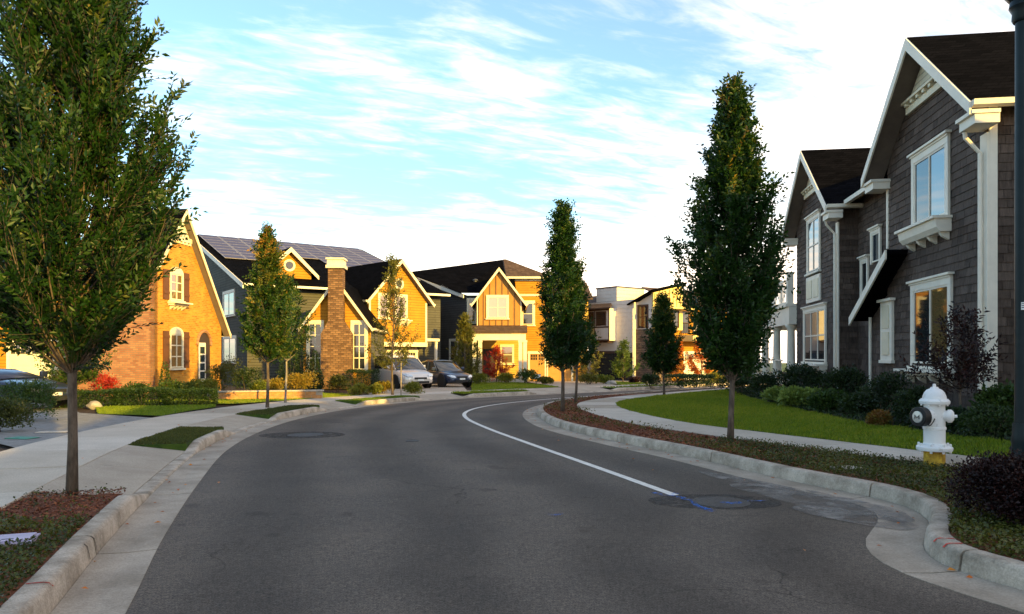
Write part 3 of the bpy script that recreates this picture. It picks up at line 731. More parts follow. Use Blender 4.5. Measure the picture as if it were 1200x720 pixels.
def shrub(name, label, loc, r, n, leaf, mat, seed=1, kind='dome', stems=5, tone_mu=0.4, group=None, cat='shrub', aspect=0.5, h0=0.12, lumps=7, rz=0.0, tone_sd=0.16, up=0.25):
    """r = (rx, ry, height). Leaves through the outer volume of lumpy domes, boxes or cones."""
    rg = np.random.default_rng(seed); rx, ry, hz = r
    root = empty(name, (loc[0], loc[1], zg(loc[1], h0)), rz, label, cat, group)
    if kind == 'dome':
        # several overlapping lobes for an uneven outline
        cs = np.stack([rg.uniform(-0.45, 0.45, lumps) * rx, rg.uniform(-0.45, 0.45, lumps) * ry, rg.uniform(0.30, 0.62, lumps) * hz], 1)
        rs = rg.uniform(0.42, 0.62, lumps)
        k = rg.integers(0, lumps, n); d = unit(rg.normal(0, 1, (n, 3))); d[:, 2] = np.where(d[:, 2] < -0.5, -d[:, 2], d[:, 2])
        rad = rs[k] * rg.uniform(0.45, 1.0, n) ** 0.5 * (1 + 0.12 * rg.normal(0, 1, n))
        pos = cs[k] + d * rad[:, None] * np.array([rx, ry, hz * 0.72])
        pos[:, 2] = np.clip(pos[:, 2], 0.02, None); nrm = d
    elif kind == 'box':
        pos = rg.uniform(-1, 1, (n, 3)); f = rg.choice(4, n, p=(0.12, 0.50, 0.19, 0.19)); s = np.where(rg.random(n) < 0.5, 1, -1); e = 1 - np.abs(rg.normal(0, 0.13, n))
        pos[:, 0] = np.where(f == 0, s * e, pos[:, 0]); pos[:, 1] = np.where(f == 1, s * e, pos[:, 1]); pos[:, 2] = np.where(f >= 2, e, pos[:, 2])
        bump = 1 + 0.07 * np.sin(pos[:, 0] * rx * 5.3 + seed) + 0.05 * np.sin(pos[:, 0] * rx * 11 + pos[:, 1] * 7)
        nrm = unit(np.stack([np.where(f == 0, s, 0.0), np.where(f == 1, s, 0.0), np.where(f >= 2, 1.0, 0.2)], 1) + rg.normal(0, 0.4, (n, 3)))
        pos = pos * np.array([rx, ry, hz / 2]) * np.stack([np.ones(n), bump, bump], 1) + [0, 0, hz / 2] + rg.normal(0, 0.025, (n, 3))
        pos[:, 2] = np.clip(pos[:, 2], 0.02, None)
    else:   # cone
        t = 1 - np.sqrt(rg.random(n)); a = rg.uniform(0, 6.283, n)
        lob = 1 + 0.18 * np.sin(a * 3 + t * 9 + seed) + 0.12 * np.sin(a * 5 - t * 14)
        rr = (1 - t) ** 0.75 * np.minimum(1, 0.55 + t * 3) * lob * rg.uniform(0.5, 1.0, n) ** 0.5
        pos = np.stack([rr * rx * np.cos(a), rr * ry * np.sin(a), t * hz], 1)
        nrm = unit(np.stack([np.cos(a), np.sin(a), np.full(n, 0.3)], 1))
    dirs = unit(nrm * 0.7 + rg.normal(0, 0.6, (n, 3)) + [0, 0, up])
    lnrm = unit(np.cross(dirs, rg.normal(0, 1, (n, 3))) + nrm * 0.8)
    # clumps of tone from position
    tone = tone_mu + 0.5 * tone_sd * (np.sin(pos[:, 0] * 9 / max(0.4, rx) + seed) + np.cos(pos[:, 1] * 8 / max(0.4, ry) + pos[:, 2] * 7)) + rg.normal(0, tone_sd * 0.6, n)
    ls = leaf * rg.uniform(0.65, 1.3, n)
    link('foliage', leaf_mesh('foliage', pos, dirs, lnrm, ls, ls * aspect, tone, mat), None, root)
    sb = MB()
    for q in range(stems):
        a = rg.uniform(0, 6.28); e = rg.uniform(0.2, 0.5)
        sb.tube([(0.04 * math.cos(a), 0.04 * math.sin(a), -0.05), (rx * e * 0.6 * math.cos(a), ry * e * 0.6 * math.sin(a), hz * 0.4), (rx * e * math.cos(a), ry * e * math.sin(a), hz * 0.7)], [0.016, 0.011, 0.005], 5, False)
    link('stems', sb, 'bark', root)
    return root
def in_poly(pts, poly):
    x, y = pts[:, 0], pts[:, 1]; ins = np.zeros(len(pts), bool); j = len(poly) - 1
    for i in range(len(poly)):
        xi, yi = poly[i]; xj, yj = poly[j]
        c = ((yi > y) != (yj > y)) & (x < (xj - xi) * (y - yi) / (yj - yi + 1e-12) + xi)
        ins ^= c; j = i
    return ins
def scatter(poly, n, rg):
    poly = np.array(poly); lo, hi = poly.min(0), poly.max(0)
    p = rg.uniform(lo, hi, (int(n), 2)); return p[in_poly(p, poly)]
def scatter_near(poly, n, rg, y0, y1):   # density falls with distance
    poly = np.array(poly); lo, hi = poly.min(0), poly.max(0)
    y = np.exp(rg.uniform(math.log(max(0.5, y0)), math.log(y1), int(n))); x = rg.uniform(lo[0], hi[0], int(n))
    p = np.stack([x, y], 1); return p[in_poly(p, poly)]
def blades(name, label, P2, hfun, rg, hgt, wid, mat='grass_blade', mu=0.45, sd=0.16, lie=0.35, cat='grass'):
    n = len(P2); pos = np.stack([P2[:, 0], P2[:, 1], hfun(P2)], 1)
    d = np.stack([rg.normal(0, lie, n), rg.normal(0, lie, n), np.ones(n)], 1); nr = rg.normal(0, 1, (n, 3)) * [1, 1, 0.2]
    big = 0.5 * np.sin(P2[:, 0] * 1.9 + np.sin(P2[:, 1] * 1.3)) * np.cos(P2[:, 1] * 0.8)
    sc = 1 + 0.012 * np.clip(P2[:, 1] - 8, 0, 40)
    tuft = 1 + 0.35 * np.sin(P2[:, 0] * 5.3 + 2 * np.sin(P2[:, 1] * 2.1)) * np.sin(P2[:, 1] * 4.4 + P2[:, 0]); hgt = hgt * np.clip(tuft, 0.55, 1.6); big = big + 0.5 * (tuft - 1) + 0.4 * np.sin(P2[:, 0] * 0.9 + P2[:, 1] * 0.5)
    me = leaf_mesh(name, pos, d, nr, hgt * rg.uniform(0.6, 1.3, n) * sc, wid * sc * 1.2, mu + big * 0.16 + rg.normal(0, sd, n), mat, 0.1)
    return tag(link(name, me, None), label, cat, None, 'stuff')

# ------------------------------------------------------------------ building helpers (a wall frame: x = along the wall, y = up, z = out of the wall)
def FR(ox, oy, oz, ux=1.0, uy=0.0):
    l = math.hypot(ux, uy); ux /= l; uy /= l
    return Matrix(((ux, 0, uy, ox), (uy, 0, -ux, oy), (0, 1, 0, oz), (0, 0, 0, 1)))
def T(x, y, z=0.0): return Matrix.Translation((x, y, z))
def wall(parent, M, poly, mat, th=0.15, name='wall'):
    return link(name, MB().prism([(p[0], p[1], 0) for p in poly], (0, 0, -th)), mat, parent, M)
def pslab(parent, name, pts, th, mat):
    return link(name, MB().prism(pts, (0, 0, -th)), mat, parent)
def window(parent, M, u, v, w, h, nx=1, ny=2, trim=0.10, tmat='trim_white', glass='glass_dark', head=0.0, sill=True, box=0.0, split=False, arch=False, sash=0.045):
    """u centre, v bottom of the opening."""
    W = M @ T(u, v)
    mb = MB(); x = w / 2
    mb.box(-x - trim, -x, -trim * 0.4, h, 0, 0.055); mb.box(x, x + trim, -trim * 0.4, h, 0, 0.055)
    if arch:
        n = 10; rr = x + trim
        pts = [(math.cos(math.pi * k / n) * rr, h + math.sin(math.pi * k / n) * rr * 0.62, 0.0) for k in range(n + 1)]
        mb.prism(pts, (0, 0, 0.057))
    else:
        mb.box(-x - trim, x + trim, h, h + trim * 1.3, 0, 0.058)
    win = link('window', mb, tmat, parent, W)
    if head:
        hb = MB().box(-x - trim - head * 0.5, x + trim + head * 0.5, h + trim * 1.3, h + trim * 1.3 + 0.05, 0, 0.13)
        hb.box(-x - trim - 0.02, x + trim + 0.02, h + trim * 1.3 - 0.045, h + trim * 1.3 - 0.002, 0.0585, 0.085)
        link('head_moulding', hb, tmat, win)
    sb = MB(); pw = w / nx; ph = h / ny
    sb.box(-x, x, 0, sash, 0.012, 0.04); sb.box(-x, x, h - sash, h, 0.012, 0.04)
    sb.box(-x, -x + sash, sash, h - sash, 0.012, 0.04); sb.box(x - sash, x, sash, h - sash, 0.012, 0.04)
    for k in range(1, nx): sb.box(-x + k * pw - sash / 2, -x + k * pw + sash / 2, sash, h - sash, 0.013, 0.042)
    for k in range(1, ny): sb.box(-x + sash, x - sash, k * ph - sash / 2, k * ph + sash / 2, 0.0135, 0.045)
    link('sash', sb, tmat if tmat != 'frame_brown' else 'frame_brown', win)
    gl = glass if isinstance(glass, (list, tuple)) else [glass]
    if split:
        for i in range(nx):
            for j in range(ny):
                link('pane', MB().box(-x + i * pw + 0.003, -x + (i + 1) * pw - 0.003, j * ph + 0.003, (j + 1) * ph - 0.003, 0.004, 0.020), gl[(i + j * nx) % len(gl)], win)
    else:
        link('pane', MB().box(-x, x, 0, h, 0.004, 0.020), gl[0], win)
    if sill:
        link('sill', MB().box(-x - trim - 0.05, x + trim + 0.05, -trim * 0.4 - 0.07, -trim * 0.4, 0, 0.12), tmat, win)
    if box:
        bb = MB(); y1 = -trim * 0.4 - (0.072 if sill else 0); y0 = y1 - box
        X = x + trim + 0.06
        bb.prism([(-X, y1 - 0.06, 0), (-X, y1 - 0.06, 0.34), (-X, y0 + 0.10, 0.30), (-X, y0, 0.22), (-X, y0, 0)], (2 * X, 0, 0))
        bb.box(-X - 0.05, X + 0.05, y1 - 0.06, y1 - 0.002, 0, 0.40)
        link('window_box', bb, tmat, win)
        for s in (-1, -0.33, 0.33, 1):
            c = MB().prism([(s * (X - 0.14) - 0.05, y0, 0.002), (s * (X - 0.14) - 0.05, y0 - 0.002, 0.20), (s * (X - 0.14) - 0.05, y0 - 0.09, 0.14), (s * (X - 0.14) - 0.05, y0 - 0.17, 0.002)], (0.10, 0, 0))
            link('bracket', c, tmat, win)
    return win
def garage(parent, M, u, w, h, mat='garage_cream', rows=4, cols=4, glass='glass_dark', tmat='trim_white', lite=True):
    W = M @ T(u, 0); x = w / 2; mb = MB()
    mb.box(-x - 0.14, -x, 0, h, 0, 0.06); mb.box(x, x + 0.14, 0, h, 0, 0.06); mb.box(-x - 0.16, x + 0.16, h, h + 0.18, 0, 0.07)
    g = link('garage_door', mb, tmat, parent, W)
    link('door_leaf', MB().box(-x, x, 0.01, h, 0.002, 0.02), mat, g)
    ph = h / rows; pw = w / cols
    for r in range(rows):
        for c in range(cols):
            a, b = -x + c * pw + 0.05, -x + (c + 1) * pw - 0.05; y0, y1 = r * ph + 0.05, (r + 1) * ph - 0.05
            if r == rows - 1 and lite:
                link('pane', MB().box(a, b, y0, y1, 0.021, 0.028), glass, g)
                mm = MB()
                for k in range(1, 4): mm.box(a + (b - a) * k / 4 - 0.012, a + (b - a) * k / 4 + 0.012, y0, y1, 0.0285, 0.04)
                mm.box(a, b, (y0 + y1) / 2 - 0.012, (y0 + y1) / 2 + 0.012, 0.0283, 0.038)
                link('muntin', mm, mat, g)
            else:
                link('door_panel', MB().box(a, b, y0, y1, 0.021, 0.036), mat, g)
    return g
def gable_roof(parent, s0, s1, sr, l0, l1, z0, zr, z1, axis='y', oh=0.35, og=0.35, th=0.13, mat='roof_black', tmat='trim_white', front=True, back=False, gutter=(True, True), rake_h=0.22):
    def P(s, l, z): return (s, l, z) if axis == 'y' else (l, s, z)
    k0 = (zr - z0) / (sr - s0); k1 = (zr - z1) / (s1 - sr)
    e0, e1 = z0 - oh * k0, z1 - oh * k1; t = th + 0.004
    pslab(parent, 'roof', [P(s0 - oh, l0 - og, e0 + t), P(sr, l0 - og, zr + t), P(sr, l1 + og, zr + t), P(s0 - oh, l1 + og, e0 + t)], th, mat)
    pslab(parent, 'roof', [P(sr + 0.001, l0 - og, zr + t), P(s1 + oh, l0 - og, e1 + t), P(s1 + oh, l1 + og, e1 + t), P(sr + 0.001, l1 + og, zr + t)], th, mat)
    q = 0.006
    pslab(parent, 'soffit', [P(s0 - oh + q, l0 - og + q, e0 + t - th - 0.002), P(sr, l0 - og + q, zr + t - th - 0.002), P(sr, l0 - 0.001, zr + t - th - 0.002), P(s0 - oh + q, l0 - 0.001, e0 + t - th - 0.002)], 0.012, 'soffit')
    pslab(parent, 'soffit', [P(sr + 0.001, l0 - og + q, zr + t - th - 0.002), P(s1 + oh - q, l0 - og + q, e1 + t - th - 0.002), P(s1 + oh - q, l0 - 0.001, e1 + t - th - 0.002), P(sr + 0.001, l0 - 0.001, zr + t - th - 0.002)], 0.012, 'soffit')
    for on, l, sg in ((front, l0 - og, -1), (back, l1 + og, 1)):
        if not on: continue
        for (sa, za, sb, zb) in ((s0 - oh - 0.02, e0 - 0.02 * k0, sr, zr), (s1 + oh + 0.02, e1 - 0.02 * k1, sr, zr)):
            o = 0.04 * sg
            pl = [P(sa, l + 0.002 * sg, za + t - 0.02), P(sb, l + 0.002 * sg, zb + t - 0.02), P(sb, l + 0.002 * sg, zb + t - rake_h * 1.15), P(sa, l + 0.002 * sg, za + t - rake_h)]
            link('rake_board', MB().prism(pl, P(0, o, 0)), tmat, parent)
    for on, s, e, sg in ((gutter[0], s0 - oh, e0, -1), (gutter[1], s1 + oh, e1, 1)):
        if not on: continue
        pl = [P(s, l0 - og, e + t - 0.02), P(s + sg * 0.13, l0 - og, e + t - 0.02), P(s + sg * 0.11, l0 - og, e + t - 0.12), P(s, l0 - og, e + t - 0.15)]
        link('gutter', MB().prism(pl, P(0, l1 - l0 + 2 * og, 0)), tmat, parent)
def gpoly(s0, s1, sr, z0, zr, z1, base=0.0): return [(s0, base), (s1, base), (s1, z1), (sr, zr), (s0, z0)]
def house(name, label, x, y, h, rz, cat='house', group=None):
    return empty(name, (x, y, zg(y, h)), rz, label, cat, group)
def downspout(parent, M, u, v0, v1, mat='trim_white', out=0.06, kick=True):
    pts = [(u, v1, 0.38), (u, v1 - 0.12, 0.36), (u, v1 - 0.42, out)] if kick else [(u, v1, out)]
    mb = MB().tube(pts + [(u, v0 + 0.1, out), (u, v0, out + 0.12)], 0.042, 8)
    return link('downspout', mb, mat, parent, M)
def clip_poly(poly, a, b, c):      # keep a*x+b*y<=c
    out = []
    for i in range(len(poly)):
        p, q = poly[i], poly[(i + 1) % len(poly)]
        dp, dq = a * p[0] + b * p[1] - c, a * q[0] + b * q[1] - c
        if dp <= 0: out.append(p)
        if (dp < 0 < dq) or (dq < 0 < dp):
            t = dp / (dp - dq); out.append((p[0] + (q[0] - p[0]) * t, p[1] + (q[1] - p[1]) * t))
    return out
SH_BUDGET = []
def shingles(parent, M, poly, skips, course=0.175, seed=1):
    """Shingles over a convex wall outline; returns (distance, mesh data) for later sorting."""
    rr = random.Random(seed); n = len(poly)
    xs = [p[0] for p in poly]; ys = [p[1] for p in poly]
    cx, cy = sum(xs) / n, sum(ys) / n; planes = []
    for i in range(n):
        (x0, y0), (x1, y1) = poly[i], poly[(i + 1) % n]
        a, b = y1 - y0, -(x1 - x0); c = a * x0 + b * y0
        if a * cx + b * cy > c: a, b, c = -a, -b, -c
        planes.append((a, b, c))
    v = min(ys); row = 0
    Mw = parent.matrix_basis @ M
    while v < max(ys):
        x = min(xs) - rr.uniform(0, 0.4)
        while x < max(xs):
            w = rr.choice((0.16, 0.22, 0.27, 0.33, 0.40, 0.46)); dv = rr.uniform(-0.006, 0.006)
            q = [(x + 0.004, v + dv), (x + w - 0.004, v + dv), (x + w - 0.004, v + course - 0.001), (x + 0.004, v + course - 0.001)]
            for pl in planes:
                q = clip_poly(q, *pl)
                if len(q) < 3: break
            if len(q) >= 3:
                mx, my = sum(p[0] for p in q) / len(q), sum(p[1] for p in q) / len(q)
                if not any(a < min(p[0] for p in q) and max(p[0] for p in q) < b and c < min(p[1] for p in q) and max(p[1] for p in q) < d for a, b, c, d in skips):
                    pr = rr.uniform(0.014, 0.022)
                    fr = [(p[0], p[1], 0.003 + pr * (1 - (p[1] - v) / course)) for p in q]
                    m = len(q); vs = fr + [(p[0], p[1], 0.0) for p in q]
                    fs = [tuple(range(m))] + [(i, m + i, m + (i + 1) % m, (i + 1) % m) for i in range(m)]
                    wp = Mw @ Vector((mx, my, 0)); 
                    vis = abs(wp.x / max(0.1, wp.y)) < 0.70
                    SH_BUDGET.append(((wp - Vector((0, 0, 1.5))).length + (0 if vis else 100), parent, M, vs, fs, rr.choice(('shingle_dark', 'shingle_mid', 'shingle_mid', 'shingle_light'))))
            x += w
        v += course; row += 1
def flush_shingles(limit=300):
    by = {}
    SH_BUDGET.sort(key=lambda t: t[0])
    for k, (d, parent, M, vs, fs, mt) in enumerate(SH_BUDGET):
        if k < limit:
            link('shingle', MB().add(vs, fs), mt, parent, M)
        else:
            key = (parent.name, tuple(tuple(r) for r in M)); by.setdefault(key, (parent, M, []))[2].append((vs, fs, mt))
    for parent, M, lst in by.values():
        me = MB(); idx = []; names = ['shingle_dark', 'shingle_mid', 'shingle_light']
        for vs, fs, mt in lst: me.add(vs, fs); idx += [names.index(mt)] * len(fs)
        mesh = me.mesh('shingles')
        for nme in names: mesh.materials.append(MATS[nme])
        mesh.polygons.foreach_set('material_index', idx)
        o = link('shingles', mesh, None, parent, M); o['kind'] = 'stuff'
    SH_BUDGET.clear()
def column(parent, x, y, z0, z1, r=0.11, mat='trim_cream', sq=False, name='column'):
    mb = MB()
    if sq: mb.box(x - r, x + r, y - r, y + r, z0, z1); mb.box(x - r * 1.25, x + r * 1.25, y - r * 1.25, y + r * 1.25, z0, z0 + 0.16); mb.box(x - r * 1.2, x + r * 1.2, y - r * 1.2, y + r * 1.2, z1 - 0.14, z1 - 0.002)
    else: mb.lathe([(r * 1.35, z0), (r * 1.35, z0 + 0.1), (r * 1.05, z0 + 0.14), (r, z0 + 0.2), (r * 0.86, z1 - 0.2), (r * 1.15, z1 - 0.12), (r * 1.3, z1 - 0.08), (r * 1.3, z1)], 18, 'z', (x, y, 0))
    return link(name, mb, mat, parent, None, not sq)
def railing(parent, p0, p1, z, h, n, mat='trim_white', cross=False, bal=0.03):
    p0, p1 = Vector(p0), Vector(p1)
    mb = MB().bar((p0.x, p0.y, z + h), (p1.x, p1.y, z + h), 0.08, 0.06).bar((p0.x, p0.y, z + 0.1), (p1.x, p1.y, z + 0.1), 0.06, 0.05)
    rl = link('railing', mb, mat, parent)
    if cross:
        for k in range(n):
            a, b = p0.lerp(p1, k / n), p0.lerp(p1, (k + 1) / n)
            link('lattice', MB().bar((a.x, a.y, z + 0.12), (b.x, b.y, z + h - 0.04), 0.03, 0.04).bar((a.x, a.y, z + h - 0.04), (b.x, b.y, z + 0.12), 0.031, 0.041), mat, rl)
            link('post', MB().box(b.x - 0.045, b.x + 0.045, b.y - 0.045, b.y + 0.045, z, z + h + 0.1), mat, rl)
        for k in range(n * 6):
            a = p0.lerp(p1, (k + 0.5) / (n * 6)); link('baluster', MB().box(a.x - 0.014, a.x + 0.014, a.y - 0.014, a.y + 0.014, z + 0.12, z + h - 0.03), mat, rl)
    else:
        for k in range(n):
            a = p0.lerp(p1, (k + 0.5) / n); link('baluster', MB().box(a.x - bal / 2, a.x + bal / 2, a.y - bal / 2, a.y + bal / 2, z + 0.12, z + h - 0.03), mat, rl)
    return rl

# ------------------------------------------------------------------ dark shingled house, right of the street
L1 = 15.05
e1 = Vector((0.1447, 1.0)).normalized()
H1 = house('shingled_house', 'large dark brown shingled house with two steep gables and white trim beside the fire hydrant', 9.2 + e1.x * L1, 14 + e1.y * L1, 0.42, math.atan2(-e1.y, -e1.x))
b1 = zg(14 + e1.y * L1, 0.42)           # local z = absolute z - b1
Z = lambda z: z - b1
X = lambda t: L1 - t * 1.0104           # t = depth beyond the near corner
F0 = FR(0, 0, 0); REC = 0.6
g1 = (X(5.2), X(0.0)); g2 = (X(14.9), X(9.45))
def h1_gable(a, b, seed, skips):
    m = (a + b) / 2
    poly = gpoly(a, b, m, Z(6.51), Z(6.51) + (b - a) / 2 * 0.82, Z(6.51))
    wall(H1, FR(0, 0.0, 0), poly, 'wall_backing', 0.2)
    shingles(H1, F0, poly, skips, seed=seed)
    zr = poly[3][1]
    gable_roof(H1, a, b, m, 0, 7.5, Z(6.51), zr, Z(6.51), oh=0.42, og=0.5, rake_h=0.26, gutter=(True, True))
    # pediment with dentils
    zb = Z(7.36); hw = (zr - zb) / 0.82 - 0.47
    ped = link('pediment', MB().prism([(m - hw, zb + 0.3, 0.026), (m + hw, zb + 0.3, 0.026), (m, zr - 0.10, 0.026)], (0, 0, 0.03)), 'siding_cream', H1, F0)
    link('pediment_band', MB().box(m - hw - 0.05, m + hw + 0.05, zb, zb + 0.16, 0.026, 0.10).box(m - hw - 0.08, m + hw + 0.08, zb + 0.24, zb + 0.30, 0.026, 0.2), 'trim_cream', ped)
    for k in range(7):
        u = m - hw + 0.1 + k * (2 * hw - 0.2) / 6
        link('dentil', MB().box(u - 0.06, u + 0.06, zb + 0.1605, zb + 0.2395, 0.026, 0.17), 'trim_cream', ped)
    # boxed eave returns
    for s, sg in ((a, -1), (b, 1)):
        u0, u1 = sorted((s + sg * 0.43, s - sg * 0.20))
        link('eave_return', MB().box(u0, u1, Z(5.86), Z(6.04), 0.002, 0.44).box(u0 - 0.03, u1 + 0.03, Z(6.04), Z(6.11), 0.002, 0.50), 'trim_white', H1, F0)
    return poly
wu1, wu2 = X((1.44 + 3.62) / 2), X(2.49)
h1_gable(*g1, 3, [(wu1 - 1.05, wu1 + 1.05, Z(4.3), Z(6.2)), (wu2 - 1.1, wu2 + 1.1, Z(1.2), Z(3.1))])
wv1, wv2 = X(12.3), X(12.2)
h1_gable(*g2, 4, [(wv1 - 0.95, wv1 + 0.95, Z(3.3), Z(6.4)), (wv2 - 1.6, wv2 + 1.6, Z(1.1), Z(3.2))])
window(H1, F0 @ T(0, 0, 0.02), wu1, Z(4.55), 1.66, 1.52, 2, 1, 0.15, glass=['glass_dark', 'glass_sky'], head=0.14, sill=False, box=0.34, split=True)
window(H1, F0 @ T(0, 0, 0.02), wu2, Z(1.30), 1.84, 1.72, 2, 1, 0.15, glass=['glass_dark', 'glass_warm'], head=0.14, box=0.16, split=True)  # right pane tinted warm to paint in the reflected sunlit house
window(H1, F0 @ T(0, 0, 0.02), wv1, Z(4.55), 1.5, 1.85, 2, 2, 0.13, glass='glass_sky', head=0.12, split=True)
window(H1, F0 @ T(0, 0, 0.02), wv2, Z(1.30), 2.75, 1.78, 3, 2, 0.13, glass=['glass_dark', 'glass_sky'], head=0.12, box=0.2, split=True)
# panel between the two windows of the far gable
pn = link('apron_panel', MB().box(wv1 - 0.92, wv1 + 0.92, Z(3.42), Z(4.36), 0.022, 0.08), 'trim_white', H1, F0)
for s in (-1, 1): link('panel_frame', MB().box(wv1 + s * 0.44 - 0.34, wv1 + s * 0.44 + 0.34, Z(3.56), Z(4.22), 0.0805, 0.105), 'trim_cream', pn)
# recessed middle
a, b = g2[1], g1[0]
polyr = [(a, 0), (b, 0), (b, Z(6.5)), (a, Z(6.5))]
FRc = FR(0, REC, 0)
wall(H1, FRc, polyr, 'wall_backing', 0.2); shingles(H1, FRc, polyr, [(X(8.3), X(7.2), Z(4.2), Z(5.2))], seed=5)
for s, u in ((1, g2[1]), (-1, g1[0])):
    Mr = FR(u, 0, 0, 0, 1) if s > 0 else FR(u, REC, 0, 0, -1)
    rp = [(0, 0), (REC, 0), (REC, Z(6.5)), (0, Z(6.5))]
    wall(H1, Mr, rp, 'wall_backing', 0.1, 'return_wall'); shingles(H1, Mr, rp, [], seed=6)
window(H1, FRc @ T(0, 0, 0.02), X(7.75), Z(4.28), 0.62, 0.86, 1, 1, 0.11, glass='glass_sky', head=0.1, sill=False)
window(H1, FRc @ T(0, 0, 0.02), X(8.75), Z(3.25), 0.5, 1.15, 1, 1, 0.11, glass='glass_dark', head=0.1, sill=False)
pslab(H1, 'roof', [(a - 0.3, REC - 0.45, Z(6.42)), (b + 0.3, REC - 0.45, Z(6.42)), (b + 0.3, REC + 3.6, Z(8.75)), (a - 0.3, REC + 3.6, Z(8.75))], 0.13, 'roof_black')
link('gutter', MB().box(a + 0.45, b - 0.45, REC - 0.58, REC - 0.45, Z(6.27), Z(6.40)), 'trim_white', H1)
# catslide hood beside the near gable
u_hi, u_lo = X(3.95), X(6.65)
cs = [(u_hi + 0.1, Z(3.98)), (u_lo, Z(2.45))]
link('hood_roof', MB().prism([(cs[0][0], -0.5, cs[0][1] + 0.12), (cs[1][0], -0.5, cs[1][1] + 0.12), (cs[1][0], REC, cs[1][1] + 0.12), (cs[0][0], REC, cs[0][1] + 0.12)], (0, 0, -0.11)), 'roof_black', H1)
link('rake_board', MB().prism([(cs[0][0], -0.503, cs[0][1] + 0.11), (cs[1][0], -0.503, cs[1][1] + 0.11), (cs[1][0], -0.503, cs[1][1] - 0.12), (cs[0][0], -0.503, cs[0][1] - 0.12)], (0, -0.045, 0)), 'trim_white', H1)
hw_poly = [(X(6.4), 0), (g1[0] - 0.002, 0), (g1[0] - 0.002, Z(3.1)), (X(6.4), Z(2.5))]
wall(H1, F0, hw_poly, 'wall_backing', REC - 0.01); shingles(H1, F0, hw_poly, [], seed=8)
# tall blind panel, corner boards, downspouts
sp = link('blind_panel', MB().box(X(5.5), X(4.7), Z(1.36), Z(2.9), 0.024, 0.09).box(X(5.58), X(4.62), Z(2.9), Z(2.97), 0.024, 0.16).box(X(5.54), X(4.66), Z(1.28), Z(1.36), 0.024, 0.12), 'trim_white', H1, F0)
link('panel_frame', MB().box(X(5.33), X(4.87), Z(1.5), Z(2.1), 0.0905, 0.115).box(X(5.33), X(4.87), Z(2.2), Z(2.8), 0.0905, 0.115), 'trim_cream', sp)
for u, dd in ((g1[1], 0.24), (g2[1], 0.2)):
    link('corner_board', MB().box(u - dd, u + 0.035, 0, Z(5.79), 0.0, 0.045), 'trim_white', H1, F0)
link('corner_board', MB().box(g1[1], g1[1] + 0.04, -0.002, 0.14, 0, Z(6.3)), 'trim_white', H1)
link('corner_board', MB().box(g1[0], g1[0] + 0.10, Z(4.3), Z(5.9), 0.0, 0.045), 'trim_white', H1, F0)
downspout(H1, F0, g1[1] - 0.12, 0.05, Z(5.85), out=0.10)
downspout(H1, F0, g2[1] - 0.1, 0.05, Z(5.85), out=0.10)
downspout(H1, F0, X(6.3), 0.05, Z(2.55), out=0.08, kick=False)
# near side wall and back
SW = FR(g1[1], 0, 0, 0, 1)
sp_ = [(0, 0), (7.5, 0), (7.5, Z(6.5)), (0, Z(6.5))]
wall(H1, SW, sp_, 'wall_backing', 0.15); shingles(H1, SW, [(0.0, 0), (1.6, 0), (1.6, Z(6.5)), (0.0, Z(6.5))], [], seed=9)
wall(H1, FR(0, 7.5, 0, 0, -1), [(0, 0), (7.5, 0), (7.5, Z(6.4)), (0, Z(6.4))], 'siding_slate')
wall(H1, FR(L1, 7.5, 0, -1, 0), [(0, 0), (L1, 0), (L1, Z(6.2)), (0, Z(6.2))], 'siding_slate')
wall(H1, FR(g1[1] + 1.6, 2.6, 0), gpoly(-1.55, 1.5, 0.0, Z(5.6), Z(6.9), Z(5.6)), 'siding_cream')
wall(H1, FR(g1[1] + 3.1, 2.6, 0, 0, 1), [(0.15, 0), (4.9, 0), (4.9, Z(5.6)), (0.15, Z(5.6))], 'siding_slate')
gable_roof(H1, g1[1] + 0.1, g1[1] + 3.1, g1[1] + 1.6, 2.6, 7.5, Z(5.6), Z(6.9), Z(5.6), oh=0.3, og=0.45)
# porch and balcony at the far end
px0, px1 = X(22.8), -0.02
link('porch_deck', MB().box(px0, px1, -0.25, 2.6, Z(0.25), Z(0.42)), 'trim_cream', H1)
link('porch_beam', MB().box(px0, px1, -0.3, 2.6, Z(2.72), Z(3.42)).box(px0 - 0.08, px1 - 0.001, -0.42, 2.6, Z(3.43), Z(3.55)), 'trim_white', H1)
for u in (px1 - 0.45, px1 - 3.1, px1 - 5.6, px0 + 0.2): column(H1, u, -0.12, Z(0.42), Z(2.72), 0.17, 'trim_white')
railing(H1, (px1 - 0.3, -0.2), (px0 + 0.05, -0.2), Z(3.55), 1.0, 5, 'trim_white', True)
link('post', MB().box(px1 - 0.42, px1 - 0.18, -0.32, -0.08, Z(3.55), Z(4.75)).box(px1 - 0.45, px1 - 0.15, -0.35, -0.05, Z(4.75), Z(4.83)), 'trim_white', H1)
railing(H1, (px1 - 1.7, -0.2), (px0 + 0.3, -0.2), Z(0.42), 0.85, 18, 'trim_white')
wall(H1, FR(px0, 2.6, 0), [(0, 0), (px1 - px0, 0), (px1 - px0, Z(2.72)), (0, Z(2.72))], 'siding_grey', 0.15)
window(H1, FR(px0, 2.6, 0), px1 - px0 - 1.6, Z(1.2), 1.5, 1.5, 3, 2, 0.1, glass='glass_warm')
flush_shingles()

